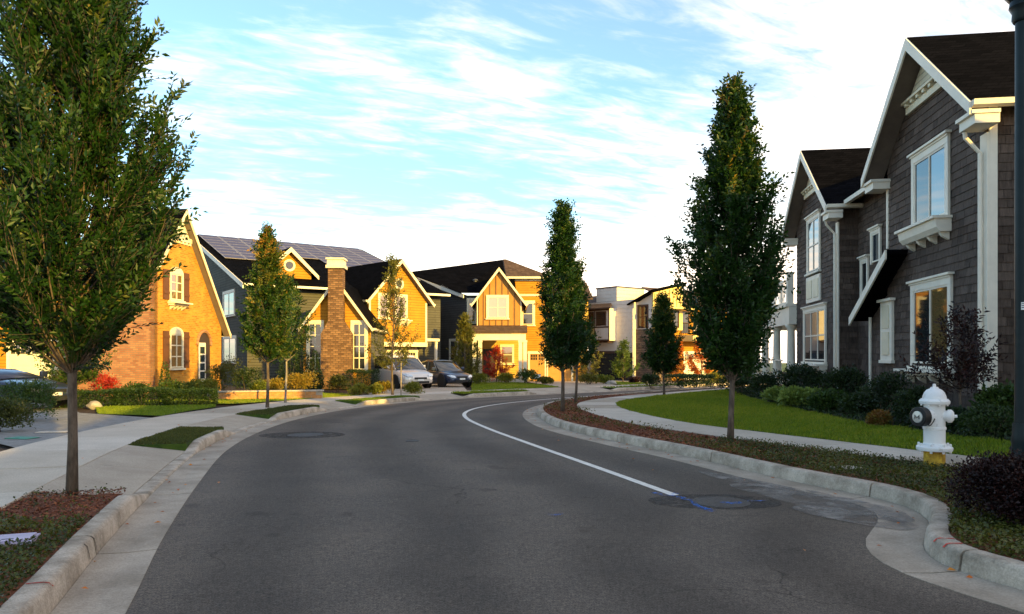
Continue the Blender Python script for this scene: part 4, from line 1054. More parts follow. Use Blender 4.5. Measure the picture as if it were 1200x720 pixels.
# ------------------------------------------------------------------ brick house with the steep gable, left
HB = house('brick_house', 'golden brick house with steep cream trimmed gable and arched windows with brown shutters', -13.8, 28, 0.15, R(83.9))
bb = zg(28, 0.15); Z = lambda z: z - bb
gb = gpoly(0, 5.1, 1.75, Z(5.1), Z(7.35), Z(2.7))
wall(HB, F0, gb, 'brick_orange', 0.2)
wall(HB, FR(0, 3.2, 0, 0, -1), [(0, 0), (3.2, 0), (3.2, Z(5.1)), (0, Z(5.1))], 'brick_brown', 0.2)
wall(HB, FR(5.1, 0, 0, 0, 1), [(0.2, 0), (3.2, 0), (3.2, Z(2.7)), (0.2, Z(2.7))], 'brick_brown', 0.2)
gable_roof(HB, 0, 5.1, 1.75, 0, 3.2, Z(5.1), Z(7.35), Z(2.7), oh=0.25, og=0.3, tmat='trim_cream', rake_h=0.2, back=True)
ped = link('pediment', MB().prism([(1.75 - 0.72, Z(6.35), 0.002), (1.75 + 0.62, Z(6.35), 0.002), (1.75, Z(7.2), 0.002)], (0, 0, 0.05)), 'siding_cream', HB, F0)
link('pediment_band', MB().box(0.92, 2.5, Z(6.16), Z(6.34), 0.002, 0.10), 'trim_cream', ped)
for k in range(6): link('dentil', MB().box(1.0 + k * 0.27, 1.1 + k * 0.27, Z(6.05), Z(6.159), 0.002, 0.09), 'trim_cream', ped)
for v, h in ((3.72, 1.05), (0.98, 1.35)):
    window(HB, F0, 1.46, Z(v), 0.84, h, 2, 3, 0.06, 'trim_cream', 'glass_warm', arch=True, box=0.14 if v > 2 else 0.0)
    for s in (-1, 1):
        sh = link('shutter', MB().box(1.46 + s * 0.72 - 0.2, 1.46 + s * 0.72 + 0.2, Z(v - 0.02), Z(v + h + 0.12), 0.002, 0.045), 'shutter_brown', HB, F0)
        for k in range(2): link('cross_rail', MB().box(1.46 + s * 0.72 - 0.19, 1.46 + s * 0.72 + 0.19, Z(v + 0.2 + k * (h - 0.35)), Z(v + 0.3 + k * (h - 0.35)), 0.0455, 0.07), 'shutter_brown', sh)
# arched entry, its shaded recess a flat dark sheet
arc = [(0.5 * math.cos(math.pi * k / 10), 1.95 + 0.55 * math.sin(math.pi * k / 10), 0.003) for k in range(11)]
en = link('arch_shade', MB().prism([(0.5, 0, 0.003)] + arc + [(-0.5, 0, 0.003)], (0, 0, 0.004)), 'door_and_shade', HB, F0 @ T(3.6, 0.1))
link('arch_brickwork', MB().tube([(0.56 * math.cos(math.pi * k / 10), 1.95 + 0.61 * math.sin(math.pi * k / 10), 0.01) for k in range(11)], 0.08, 6), 'brick_brown', en)
dr = link('door', MB().box(-0.44, 0.1, 0, 2.05, 0.008, 0.03), 'trim_white', HB, F0 @ T(3.6, 0.1))
for k in range(4): link('pane', MB().box(-0.36, 0.02, 0.5 + k * 0.36, 0.8 + k * 0.36, 0.031, 0.036), 'glass_sky', dr)

# ------------------------------------------------------------------ orange house with white garage, far left
H0 = house('orange_house', 'orange house with cream garage door and porch behind the near street tree', -24.6, 34.5, 0.15, R(12))
bb = zg(34.5, 0.15); Z = lambda z: z - bb
wall(H0, F0, [(-3, 0), (4.2, 0), (4.2, Z(4.6)), (-3, Z(4.6))], 'siding_orange')
wall(H0, FR(4.2, 0, 0, 0, 1), [(0.15, 0), (8, 0), (8, Z(4.6)), (0.15, Z(4.6))], 'siding_orange')
garage(H0, F0, 2.0, 2.7, 2.25, 'garage_cream', 4, 3)
gable_roof(H0, 0, 8, 4, -3, 4.2, Z(4.6), Z(7.2), Z(4.6), axis='x', oh=0.4, tmat='trim_cream')
wall(H0, FR(-5.6, -1.6, 0), gpoly(0, 5, 2.5, Z(4.9), Z(7.0), Z(4.9)), 'siding_yellow')
wall(H0, FR(-0.6, -1.6, 0, 0, 1), [(0.15, 0), (1.6, 0), (1.6, Z(4.9)), (0.15, Z(4.9))], 'siding_yellow')
gable_roof(H0, -5.6, -0.6, -3.1, -1.6, 5, Z(4.9), Z(7.0), Z(4.9), tmat='trim_cream', mat='roof_brown')
link('porch_roof', MB().box(-5.6, -0.2, -3.0, -1.75, Z(3.15), Z(3.45)), 'trim_cream', H0)
column(H0, -0.5, -2.8, 0, Z(3.15), 0.16, 'trim_cream', True); column(H0, -2.2, -2.8, 0, Z(3.15), 0.16, 'trim_cream', True)
link('door', MB().box(2.6, 3.6, 0.1, 2.3, 0.002, 0.05), 'door_and_shade', H0, FR(-5.6, -1.6, 0))
window(H0, FR(-5.6, -1.6, 0), 3.4, Z(3.7), 1.1, 1.0, 2, 2, 0.1, 'trim_cream', 'glass_warm')

# ------------------------------------------------------------------ slate house with solar roof, stone chimney and garage wing
AL = R(35); d1 = 52.0; p2 = (-0.4376 * d1, d1)
HS = house('solar_house', 'slate grey house with solar panel roof, stone chimney wing and orange garage gable', p2[0], p2[1], 0.15, AL - math.pi / 2)
bs = zg(d1, 0.15); Z = lambda z: z - bs
zr = 1.5 + 141 * d1 / FPX; hd = 0.2755 * d1; ze = 1.5 + 84 * (d1 * 0.774) / FPX; RL = 12.4
kk = (zr - ze) / hd
wall(HS, F0, [(-7, 0), (hd - 0.6, 0), (hd - 0.6, Z(ze + 0.6 * kk) - 0.14), (0, Z(zr) - 0.14), (-7, Z(zr - 7 * kk) - 0.14)], 'siding_grey')
wall(HS, FR(hd - 0.6, 0, 0, 0, 1), [(0.15, 0), (RL, 0), (RL, Z(ze + 0.6 * kk) - 0.14), (0.15, Z(ze + 0.6 * kk) - 0.14)], 'siding_grey')
wall(HS, FR(hd - 0.6, RL, 0, -1, 0), [(0.15, 0), (hd + 6, 0), (hd + 6, Z(zr - 7 * kk) - 0.14), (hd - 0.6, Z(zr) - 0.14), (0.15, Z(ze + 0.6 * kk) - 0.14)], 'siding_grey')
pslab(HS, 'roof', [(0, -0.35, Z(zr)), (hd, -0.35, Z(ze)), (hd, RL + 0.35, Z(ze)), (0, RL + 0.35, Z(zr))], 0.12, 'roof_black')
pslab(HS, 'roof', [(-7.4, -0.35, Z(zr - 7.4 * kk)), (-0.001, -0.35, Z(zr)), (-0.001, RL + 0.35, Z(zr)), (-7.4, RL + 0.35, Z(zr - 7.4 * kk))], 0.12, 'roof_black')
for (sa, za, sb, zb) in ((-7.4, zr - 7.4 * kk, 0, zr), (0, zr, hd, ze)):
    link('rake_board', MB().prism([(sa, -0.352, Z(za) - 0.02), (sb, -0.352, Z(zb) - 0.02), (sb, -0.352, Z(zb) - 0.30), (sa, -0.352, Z(za) - 0.30)], (0, -0.05, 0)), 'trim_white', HS)
link('gutter', MB().box(hd + 0.001, hd + 0.13, -0.35, RL + 0.35, Z(ze) - 0.15, Z(ze) - 0.02), 'trim_white', HS)
window(HS, F0, 9.75, Z(3.9), 2.5, 1.35, 2, 1, 0.12, glass='glass_sky')
window(HS, F0, 9.9, Z(1.1), 2.8, 1.4, 2, 1, 0.12, glass='glass_sky')
# solar panels: 2 upper full rows, then partial ones
pmesh = MB().box(0, 1.32, 0, 1.0, 0.06, 0.095).mesh('solar_panel'); pmesh.materials.append(MATS['solar_frame'])
cmesh = MB().box(0.05, 1.27, 0.05, 0.95, 0.0955, 0.099).mesh('cells'); cmesh.materials.append(MATS['solar_cell'])
sl = math.hypot(1, kk)
Ms = Matrix(((0, 1 / sl, kk / sl, 0), (1, 0, 0, 0), (0, -kk / sl, 1 / sl, 0), (0, 0, 0, 1)))
for r in range(11):
    for c in range(9):
        s = 0.25 + r * 1.03; l = 0.15 + c * 1.36
        if (r >= 6 and 2 <= c <= 4) or (r >= 8 and c < 2): continue
        Mp = Matrix.Translation((s / sl, l, Z(zr) - s * kk / sl)) @ Matrix(((0, 1 / sl, -kk / sl * -1, 0), (1, 0, 0, 0), (0, -kk / sl, 1 / sl, 0), (0, 0, 0, 1)))
        o = link('solar_panel', pmesh, None, HS, Mp)
        link('cells', cmesh, None, o)
# dormer with round window (faces the same way as the front slope)
dxl, dzl = hd - 3.2, 0
def dormer(parent, l, s_front, w, zb, ht):
    zf = Z(zr - s_front * kk)
    Md = FR(s_front, l - w / 2, zf - 0.05, 0, 1)
    hgt = ht + w / 2 * 0.95
    wl = wall(parent, Md, [(0, -1.2), (w, -1.2), (w, ht), (w / 2, hgt), (0, ht)], 'siding_orange', 0.15, 'dormer')
    back = 5.0
    for sgn in (0, 1):
        u0, u1 = (-0.35, w / 2) if sgn == 0 else (w + 0.35, w / 2)
        e = ht - 0.35 * 0.95
        link('dormer_roof', MB().prism([(u0, e + 0.14, 0.35), (u1, hgt + 0.14, 0.35), (u1, hgt + 0.14, -back), (u0, e + 0.14, -back)], (0, -0.12, 0)), 'roof_black', wl)
        link('rake_board', MB().prism([(u0, e + 0.12, 0.352), (u1, hgt + 0.12, 0.352), (u1, hgt - 0.16, 0.352), (u0, e - 0.12, 0.352)], (0, 0, 0.05)), 'trim_cream', wl)
    rw = link('round_window', MB().lathe([(0.36, 0.0), (0.36, 0.06), (0.24, 0.07), (0.24, 0.03), (0.01, 0.031)], 24), 'trim_cream', parent, Md @ T(w / 2, ht + 0.35, 0.002))
    link('pane', MB().lathe([(0.235, 0.033), (0.01, 0.036)], 20), 'glass_dark', rw)
    link('trim_band', MB().box(0, w, -0.25, 0.0, 0.002, 0.05), 'trim_cream', wl)
    return wl
dormer(HS, 2.8, 12.4, 2.7, 0, 0.45)
# chimney wing (own frame, child parts placed from world points)
Wi = HS.matrix_basis.inverted()
def sub(parent_house, wx, wy, rz):    # matrix of a wing inside a house's frame
    return Wi @ (Matrix.Translation((wx, wy, zg(wy, 0.15))) @ Matrix.Rotation(rz, 4, 'Z'))
cw = Wing(HS, sub(HS, dx(352, 37), 37, R(3)))
bw = zg(37, 0.15); Zw = lambda z: z - bw; ww = dx(437, 37) - dx(352, 37)
wall(cw, F0, gpoly(0.15, ww - 0.15, ww / 2, Zw(2.95), Zw(5.3), Zw(2.95)), 'siding_orange')
wall(cw, FR(0.15, 7, 0, 0, -1), [(0, 0), (7, 0), (7, Zw(2.95)), (0, Zw(2.95))], 'siding_grey')
wall(cw, FR(ww - 0.15, 0, 0, 0, 1), [(0.15, 0), (7, 0), (7, Zw(2.95)), (0.15, Zw(2.95))], 'siding_grey')
gable_roof(cw, 0.15, ww - 0.15, ww / 2, 0, 7, Zw(2.95), Zw(5.3), Zw(2.95), oh=0.15, og=0.3, tmat='trim_cream')
for u in (0.75, ww - 0.72): window(cw, F0, u, Zw(0.75), 0.62, 2.35, 2, 4, 0.13, 'trim_cream', 'glass_dark')
cm = ww / 2 + 0.05
ch = MB()
ch.prism([(cm - 0.72, -0.75, 0), (cm + 0.78, -0.75, 0), (cm + 0.78, -0.75, Zw(2.55)), (cm + 0.36, -0.75, Zw(3.2)), (cm + 0.36, -0.75, Zw(5.85)), (cm - 0.36, -0.75, Zw(5.85)), (cm - 0.36, -0.75, Zw(3.2)), (cm - 0.72, -0.75, Zw(2.55))], (0, 0.72, 0))
chim = link('chimney', ch, 'chimney_stone', cw)
link('chimney_cap', MB().box(cm - 0.46, cm + 0.46, -0.85, 0.1, Zw(5.85), Zw(6.0)).box(cm - 0.40, cm + 0.40, -0.79, 0.04, Zw(6.0), Zw(6.28)).box(cm - 0.46, cm + 0.46, -0.85, 0.1, Zw(6.28), Zw(6.36)), 'trim_cream', chim)
# garage wing with its orange gable
gw = Wing(HS, sub(HS, -8.3, 42, R(45)))
bw = zg(42, 0.15); Zw = lambda z: z - bw; ww = 4.25
wall(gw, F0, gpoly(0, ww, ww / 2, Zw(4.85), Zw(7.1), Zw(4.85), Zw(2.25)), 'siding_orange')
link('trim_band', MB().box(-0.02, ww + 0.02, Zw(2.0), Zw(2.26), -0.3, 0.05), 'trim_cream', gw, F0)
wall(gw, FR(0, 7, 0, 0, -1), [(0, 0), (6.2, 0), (6.2, Zw(2.25)), (7, Zw(2.25)), (7, Zw(4.85)), (0, Zw(4.85))], 'siding_grey')
wall(gw, FR(ww, 0, 0, 0, 1), [(0.15, Zw(2.25)), (0.8, Zw(2.25)), (0.8, 0), (7, 0), (7, Zw(4.85)), (0.15, Zw(4.85))], 'siding_grey')
gable_roof(gw, 0, ww, ww / 2, 0, 7.5, Zw(4.85), Zw(7.1), Zw(4.85), oh=0.3, og=0.35, tmat='trim_cream')
for u in (0.06, ww - 0.06): link('corner_board', MB().box(u - 0.06, u + 0.06, Zw(2.27), Zw(4.7), 0.002, 0.04), 'trim_cream', gw, F0)
window(gw, F0, ww / 2 + 0.15, Zw(3.7), 0.75, 1.3, 1, 2, 0.1, 'trim_cream', 'glass_warm', box=0.22)
window(gw, F0, ww / 2 - 1.1, Zw(3.7), 0.6, 1.3, 1, 2, 0.1, 'trim_cream', 'glass_warm')
rw = link('round_window', MB().lathe([(0.34, 0.0), (0.34, 0.06), (0.22, 0.07), (0.22, 0.03), (0.01, 0.031)], 24), 'trim_cream', gw, F0 @ T(ww / 2, Zw(5.75), 0.002))
link('pane', MB().lathe([(0.215, 0.033), (0.01, 0.036)], 20), 'glass_dark', rw)
FG = FR(0, 0.8, 0)
wall(gw, FG, [(0, 0), (ww, 0), (ww, Zw(2.25)), (0, Zw(2.25))], 'siding_yellow')
for u in (1.1, 3.15): garage(gw, FG, u, 1.7, 1.95, 'garage_cream', 4, 2)
link('porch_roof', MB().box(ww + 0.002, ww + 1.2, 0.2, 2.2, Zw(2.35), Zw(2.52)), 'trim_cream', gw)
column(gw, ww + 1.05, 0.4, 0, Zw(2.35), 0.07, 'trim_white', True)

# ------------------------------------------------------------------ ochre board-and-batten house
HO = house('ochre_house', 'ochre board and batten house with slate side wall, hip roof and yellow porch', -3.2, 50, 0.12, 0)
bo = zg(50, 0.12); Z = lambda z: z - bo; O = lambda x: x + 3.2
D_ = lambda y: y - 50
# slate side wall running back to the left
ML = FR(O(-7.8), D_(55.2), 0, 4.6, -5.2); wl_ = math.hypot(4.6, 5.2)
wall(HO, ML, [(0, 0), (wl_, 0), (wl_, Z(5.6)), (0, Z(7.65))], 'siding_slate')
link('rake_board', MB().prism([(-0.1, Z(7.7), 0.3), (wl_ + 0.2, Z(5.62), 0.3), (wl_ + 0.2, Z(5.38), 0.3), (-0.1, Z(7.44), 0.3)], (0, 0, 0.05)), 'trim_white', HO, ML)
window(HO, ML, 3.45, Z(3.3), 0.62, 1.75, 1, 1, 0.11, glass='glass_sky'); window(HO, ML, 0.9, Z(3.55), 0.7, 0.75, 1, 1, 0.1, glass='glass_sky')
window(HO, ML, 5.6, Z(0.6), 0.8, 1.9, 1, 2, 0.1, glass='glass_sky')
wall(HO, FR(0, 0, 0), [(0, 0), (0.85, 0), (0.85, Z(5.6)), (0, Z(5.6))], 'siding_slate')
window(HO, F0, 0.42, Z(3.75), 0.5, 1.55, 1, 2, 0.08, 'trim_cream', 'glass_dark')
me = MB().add([(O(-8.0), D_(55.3), Z(7.8)), (O(-3.5), D_(49.6), Z(5.72)), (O(0.3), D_(49.9), Z(5.72)), (O(0.2), D_(52.5), Z(7.0)), (O(-0.7), D_(55.2), Z(8.74)), (O(-4.0), D_(57), Z(7.9))],
              [(0, 1, 4, 5), (1, 2, 4), (2, 3, 4)])
link('roof', me, 'roof_black', HO)
link('roof', MB().prism([(O(-8.0), D_(55.35), Z(7.83)), (O(-4.0), D_(57.05), Z(7.95)), (O(-4.5), D_(61), Z(7.4)), (O(-9), D_(60), Z(7.4))], (0, 0, -0.1)), 'roof_brown', HO)
link('roof_vent', MB().lathe([(0.14, 0), (0.14, 0.25), (0.2, 0.27), (0.16, 0.36), (0.02, 0.4)], 12), 'metal_dark', HO, Matrix.Translation((O(-2.6), D_(51.5), Z(6.5))))
# front gable wing: boards and battens
x0, x1 = O(-2.35), O(0.65); fy = -2.0
FW = FR(0, fy, 0)
gx = gpoly(x0, x1, (x0 + x1) / 2, Z(5.15), Z(7.15), Z(5.15), Z(3.3))
FWs = FR(0, fy, 0)
fb = wall(HO, FWs, gx, 'board_ochre')
for k in range(8):
    u = x0 + 0.06 + k * (x1 - x0 - 0.12) / 7; m = (x0 + x1) / 2
    top = Z(5.15) + (1 - abs(u - m) / ((x1 - x0) / 2)) * 2.0 - 0.05
    link('batten', MB().box(u - 0.03, u + 0.03, Z(3.32), top, 0.002, 0.045), 'batten_brown' if 0 < k < 7 else 'trim_cream', fb)
gable_roof(HO, x0, x1, (x0 + x1) / 2, fy, 4.5, Z(5.15), Z(7.15), Z(5.15), oh=0.3, og=0.3, tmat='trim_cream')
wall(HO, FR(x0, 2.0, 0, 0, -1), [(0, 0), (2.0 - fy, 0), (2.0 - fy, Z(5.15)), (0, Z(5.15))], 'siding_slate')
wall(HO, FR(x1, fy, 0, 0, 1), [(0.15, Z(3.3)), (4, Z(3.3)), (4, Z(5.15)), (0.15, Z(5.15))], 'board_ochre')
window(HO, FWs @ T(0, 0, 0.03), (x0 + x1) / 2 - 0.1, Z(3.95), 1.25, 1.35, 2, 2, 0.12, 'trim_cream', 'glass_blind')
link('porch_roof', MB().prism([(x0 - 0.35, fy - 1.0, Z(3.0)), (x1 + 0.35, fy - 1.0, Z(3.0)), (x1 + 0.35, fy - 0.01, Z(3.45)), (x0 - 0.35, fy - 0.01, Z(3.45))], (0, 0, -0.1)), 'roof_brown', HO)
link('porch_beam', MB().box(x0 - 0.25, x1 + 0.25, fy - 0.9, fy + 0.1, Z(2.45), Z(2.88)), 'trim_cream', HO)
for u in (x0 - 0.1, x0 + 0.28, x1 - 0.1, x1 + 0.2): column(HO, u, fy - 0.75, 0.1, Z(2.45), 0.12, 'trim_cream', True)
link('porch_deck', MB().box(x0 - 0.3, x1 + 0.3, fy - 1.0, 0.5, 0, 0.28), 'concrete', HO)
FP = FR(0, 0.6, 0)
wall(HO, FP, [(x0, 0), (x1, 0), (x1, Z(3.3)), (x0, Z(3.3))], 'siding_yellow')
link('door', MB().box(x0 + 0.35, x0 + 1.2, 0.3, 2.3, 0.002, 0.05), 'door_and_shade', HO, FP)
window(HO, FP, x0 + 2.0, Z(0.9), 0.8, 1.2, 1, 2, 0.09, 'trim_cream', 'glass_warm')
# tower with hip roof and garages
t0, t1 = O(0.2), O(2.55)
FT = FR(0, 2.6, 0)
wall(HO, FT, [(t0, Z(2.0)), (t1, Z(2.0)), (t1, Z(7.1)), (t0, Z(7.1))], 'siding_orange')
wall(HO, FR(t1, 2.6, 0, 0, 1), [(0.15, Z(2.0)), (5, Z(2.0)), (5, Z(7.1)), (0.15, Z(7.1))], 'siding_orange')
link('trim_band', MB().box(t0, t1, Z(6.85), Z(7.09), 0.002, 0.08).box(t0, t1, Z(5.75), Z(5.9), 0.002, 0.05), 'trim_cream', HO, FT)
window(HO, FT, O(1.15), Z(3.7), 0.75, 1.55, 1, 2, 0.14, 'trim_cream', 'glass_dark')
hp = MB().add([(O(-0.4), 2.2, Z(7.1)), (t1 + 0.4, 2.2, Z(7.1)), (t1 + 0.4, 7.5, Z(7.1)), (O(-3.4), 7.5, Z(7.1)), (O(-0.65), 5.1, Z(8.76)), (O(-0.45), 5.1, Z(8.76))], [(0, 1, 5, 4), (1, 2, 5), (2, 3, 4, 5), (3, 0, 4)])
link('roof', hp, 'roof_brown', HO)
link('gutter', MB().box(O(-0.4), t1 + 0.42, 2.09, 2.199, Z(6.98), Z(7.12)), 'trim_cream', HO)
FGa = FR(0, 1.8, 0); g0, g9 = O(0.72), O(5.4)
wall(HO, FGa, [(g0, 0), (g9, 0), (g9, Z(3.35)), (g0, Z(3.35))], 'siding_orange')
garage(HO, FGa, O(0.85) + 1.0, 1.15, 1.95, 'garage_tan', 4, 2, tmat='trim_cream'); garage(HO, FGa, O(3.35), 1.75, 1.95, 'garage_tan', 4, 2, tmat='trim_cream')
wall(HO, FR(t1 + 0.002, 2.8, 0), [(0, Z(3.3)), (3.0, Z(3.3)), (3.0, Z(5.6)), (0, Z(5.6))], 'siding_yellow')
window(HO, FR(t1, 2.8, 0), 0.9, Z(3.8), 0.8, 1.4, 1, 2, 0.1, 'trim_cream', 'glass_warm')
pslab(HO, 'roof', [(t1, 2.4, Z(5.6)), (t1 + 3.3, 2.4, Z(5.6)), (t1 + 3.3, 7, Z(7.2)), (t1, 7, Z(7.2))], 0.12, 'roof_brown')
pslab(HO, 'roof', [(t1 - 0.3, 1.4, Z(3.4)), (g9 + 0.3, 1.4, Z(3.4)), (g9 + 0.3, 2.79, Z(3.75)), (t1 - 0.3, 2.79, Z(3.75))], 0.1, 'roof_brown')

# ------------------------------------------------------------------ white modern house
HW = house('white_modern_house', 'white boarded modern house with brown framed bay and glass garage door', 5.93, 56.3, 0.12, R(-52))
bo = zg(56, 0.12); Z = lambda z: z - bo
Wm = 4.75; zt = 1.5 + 79 * 54.5 / FPX
wb = wall(HW, F0, [(0, 0), (Wm, 0), (Wm, Z(5.5)), (0, Z(5.5))], 'board_white')
for k in range(11):
    z0 = Z(2.15) + k * 0.305
    link('board', MB().box(-0.01, Wm + 0.01, z0 + 0.014, z0 + 0.290, 0.002, 0.026), 'board_white', wb)
for (M_, w_) in ((FR(0.6, 0.3, 0), 2.15), (FR(2.75, 0.3, 0, 0, 1), 3.0)):
    bx = wall(HW, M_, [(0, Z(4.9)), (w_, Z(4.9)), (w_, Z(zt)), (0, Z(zt))], 'board_white', 0.2)
    for k in range(4): link('board', MB().box(0.0, w_, Z(5.5) + k * 0.285 + 0.012, Z(5.5) + k * 0.285 + 0.275, 0.002, 0.024), 'board_white', bx)
link('parapet_cap', MB().box(0.54, 2.82, 0.22, 3.4, Z(zt) + 0.002, Z(zt) + 0.09), 'metal_dark', HW)
wall(HW, FR(Wm, 0, 0, 0, 1), [(0.15, 0), (6, 0), (6, Z(5.5)), (0.15, Z(5.5))], 'board_white')
link('flat_roof', MB().box(0.01, Wm - 0.01, 0.01, 6, Z(5.4), Z(5.52)), 'metal_dark', HW)
garage(HW, F0, 2.2, 3.3, 2.05, 'glass_dark', 4, 3, tmat='frame_brown', lite=False)
link('recess_shade', MB().box(4.0, 4.6, 0, 2.1, 0.002, 0.02), 'door_and_shade', HW, F0)  # flat dark sheet standing in for the shade of a recess
link('downspout', MB().tube([(Wm - 0.06, 5.3, 0.06), (Wm - 0.06, 0.05, 0.06)], 0.04, 8), 'trim_white', HW, F0)
by0 = -0.7
bay = link('bay', MB().box(-0.1, 2.95, by0, -0.002, Z(2.55), Z(4.95)), 'board_white', HW)
FB = FR(-0.1, by0, 0)
for k, mt in enumerate(('panel_yellow_sunlit', 'panel_yellow_sunlit', 'board_white', 'board_white')):  # yellow pair painted as sunlit, white pair as the shaded half
    link('panel', MB().box(0.05 + k * 0.755, 0.05 + k * 0.755 + 0.69, Z(2.65), Z(3.5), 0.002, 0.03), mt, bay, FB)
link('bay_frame', MB().box(0, 3.05, Z(3.52), Z(3.62), 0.001, 0.06).box(0, 3.05, Z(4.8), Z(4.93), 0.001, 0.06).box(0, 3.05, Z(2.55), Z(2.63), 0.001, 0.06).box(1.5, 1.56, Z(2.64), Z(4.79), 0.001, 0.05).box(2.98, 3.05, Z(2.64), Z(4.79), 0.001, 0.05), 'frame_brown', bay, FB)
for k in range(2): window(HW, FB, 0.9 + k * 1.3, Z(3.68), 0.95, 1.0, 1, 1, 0.05, 'frame_brown', 'glass_dark', sill=False)
for k in range(5): link('bracket', MB().box(0.2 + k * 0.6, 0.28 + k * 0.6, by0 + 0.1, -0.01, Z(2.42), Z(2.548)), 'frame_brown', HW)
pslab(HW, 'roof', [(-2.2, by0 - 0.4, Z(4.98)), (3.4, by0 - 0.4, Z(4.98)), (0.45, 2.4, Z(6.3)), (-2.2, 2.4, Z(6.3))], 0.09, 'roof_brown')
# ------------------------------------------------------------------ stone and cream house
HC = house('stone_house', 'house with brown stone base, cream upper wall and slanted dark roof', 8.92, 52.75, 0.12, R(-52))
bo = zg(52.75, 0.12); Z = lambda z: z - bo
A1 = 1.78
wall(HC, F0, [(0, 0), (A1, 0), (A1, Z(3.35)), (0, Z(3.35))], 'stone_brown')
wall(HC, FR(0, 0.06, 0), [(0, Z(3.35)), (A1, Z(3.35)), (A1, Z(5.9)), (0, Z(5.2))], 'board_white')
window(HC, FR(0, 0.06, 0), 0.75, Z(3.42), 0.9, 1.6, 1, 2, 0.07, 'frame_brown', 'glass_dark', sill=False)
FRr = FR(A1, 0, 0, 0, 1)
wall(HC, FRr, [(0, 0), (2.0, 0), (2.0, Z(3.3)), (0, Z(3.3))], 'stone_brown')
yb = wall(HC, FRr, [(0, Z(3.3)), (3.2, Z(3.3)), (3.2, Z(6.6)), (0, Z(5.9))], 'panel_yellow_sunlit')
for k in range(8): link('batten', MB().box(0.1 + k * 0.4, 0.14 + k * 0.4, Z(4.95), Z(5.85) + k * 0.087, 0.002, 0.04), 'batten_brown', yb, None)
window(HC, FRr, 1.0, Z(3.5), 0.8, 1.15, 1, 1, 0.07, 'frame_brown', 'glass_warm', sill=False)
window(HC, FRr, 2.4, Z(3.5), 0.6, 1.15, 1, 1, 0.07, 'frame_brown', 'glass_dark', sill=False)
link('awning', MB().box(-0.1, 4.3, Z(4.78), Z(4.9), 0.001, 0.9), 'panel_yellow_sunlit', HC, FRr)
pslab(HC, 'roof', [(-0.35, -0.45, Z(5.2)), (A1 + 0.25, -0.45, Z(6.1)), (A1 + 0.25, 3.4, Z(6.85)), (-0.35, 5, Z(6.0))], 0.12, 'roof_black')
FRb = FR(A1 - 0.6, 0, 0, 0, 1)
wall(HC, FRb, [(2.0, 0), (9.4, 0), (9.4, Z(5.2)), (2.0, Z(5.2))], 'siding_orange')
pslab(HC, 'roof', [(A1 + 0.1, 3.2, Z(5.2)), (A1 + 0.1, 9.6, Z(5.2)), (A1 - 4, 9.6, Z(6.8)), (A1 - 4, 3.2, Z(6.8))], 0.12, 'roof_brown')
link('balcony', MB().box(3.4, 8.8, Z(2.5), Z(2.95), 0.001, 1.4), 'panel_yellow_sunlit', HC, FRb)
railing(HC, (A1 + 0.75, 3.45), (A1 + 0.75, 8.8), Z(2.95), 1.0, 22, 'trim_white', bal=0.06)
for u in (4.2, 5.8, 7.4): window(HC, FRb, u, Z(3.1), 0.85, 1.6, 1, 2, 0.09, 'frame_brown', 'glass_dark', sill=False)
garage(HC, FRb, 5.6, 2.9, 2.0, 'garage_cream', 4, 4, tmat='trim_white')

# ------------------------------------------------------------------ house and block, unseen behind the camera, added to shade the street
def plain_house(name, label, x, y, rz, w, d, ze_, zr_, m1, seed):
    h = house(name, label, x, y, 0.3, rz)
    wall(h, F0, [(0, 0), (w, 0), (w, ze_), (0, ze_)], m1)
    wall(h, FR(0, d, 0, 0, -1), gpoly(0, d, d / 2, ze_, zr_, ze_), m1); wall(h, FR(w, 0, 0, 0, 1), gpoly(0, d, d / 2, ze_, zr_, ze_), m1)
    wall(h, FR(w, d, 0, -1, 0), [(0, 0), (w, 0), (w, ze_), (0, ze_)], m1)
    gable_roof(h, 0, d, d / 2, 0, w, ze_, zr_, ze_, axis='x', front=True, back=True)
    for k in range(4):
        for v in (0.9, 3.7):
            if k == 1 and v < 2: link('door', MB().box((k + 0.5) * w / 4 - 0.5, (k + 0.5) * w / 4 + 0.5, 0.1, 2.3, 0.002, 0.06), 'door_and_shade', h, F0)
            else: window(h, F0, (k + 0.5) * w / 4, v, 1.2, 1.4, 2, 2, 0.12, 'trim_white', 'glass_dark')
    return h
plain_house('shade_house', 'slate sided two storey house added unseen behind the camera to shade the street', 10.9, 3.6, math.atan2(-0.95, 0.3), 13.5, 9, 5.6, 8.6, 'siding_slate', 1)
AP = house('shade_block', 'four storey grey block added unseen behind the camera to shade the street', 15.0, -10.6, 0.3, math.atan2(-0.95, 0.3))
for M_, w_ in ((F0, 20.0), (FR(20, 0, 0, 0, 1), 11.0), (FR(20, 11, 0, -1, 0), 20.0), (FR(0, 11, 0, 0, -1), 11.0)):
    wall(AP, M_, [(0, 0), (w_, 0), (w_, 11.0), (0, 11.0)], 'siding_grey', 0.14)
link('flat_roof', MB().box(-0.3, 20.3, -0.3, 11.3, 11.01, 11.2), 'metal_dark', AP)
for k in range(6):
    for q in range(4): window(AP, F0, 1.8 + k * 3.3, 0.8 + q * 2.7, 1.5, 1.4, 2, 1, 0.12, 'trim_white', 'glass_dark')

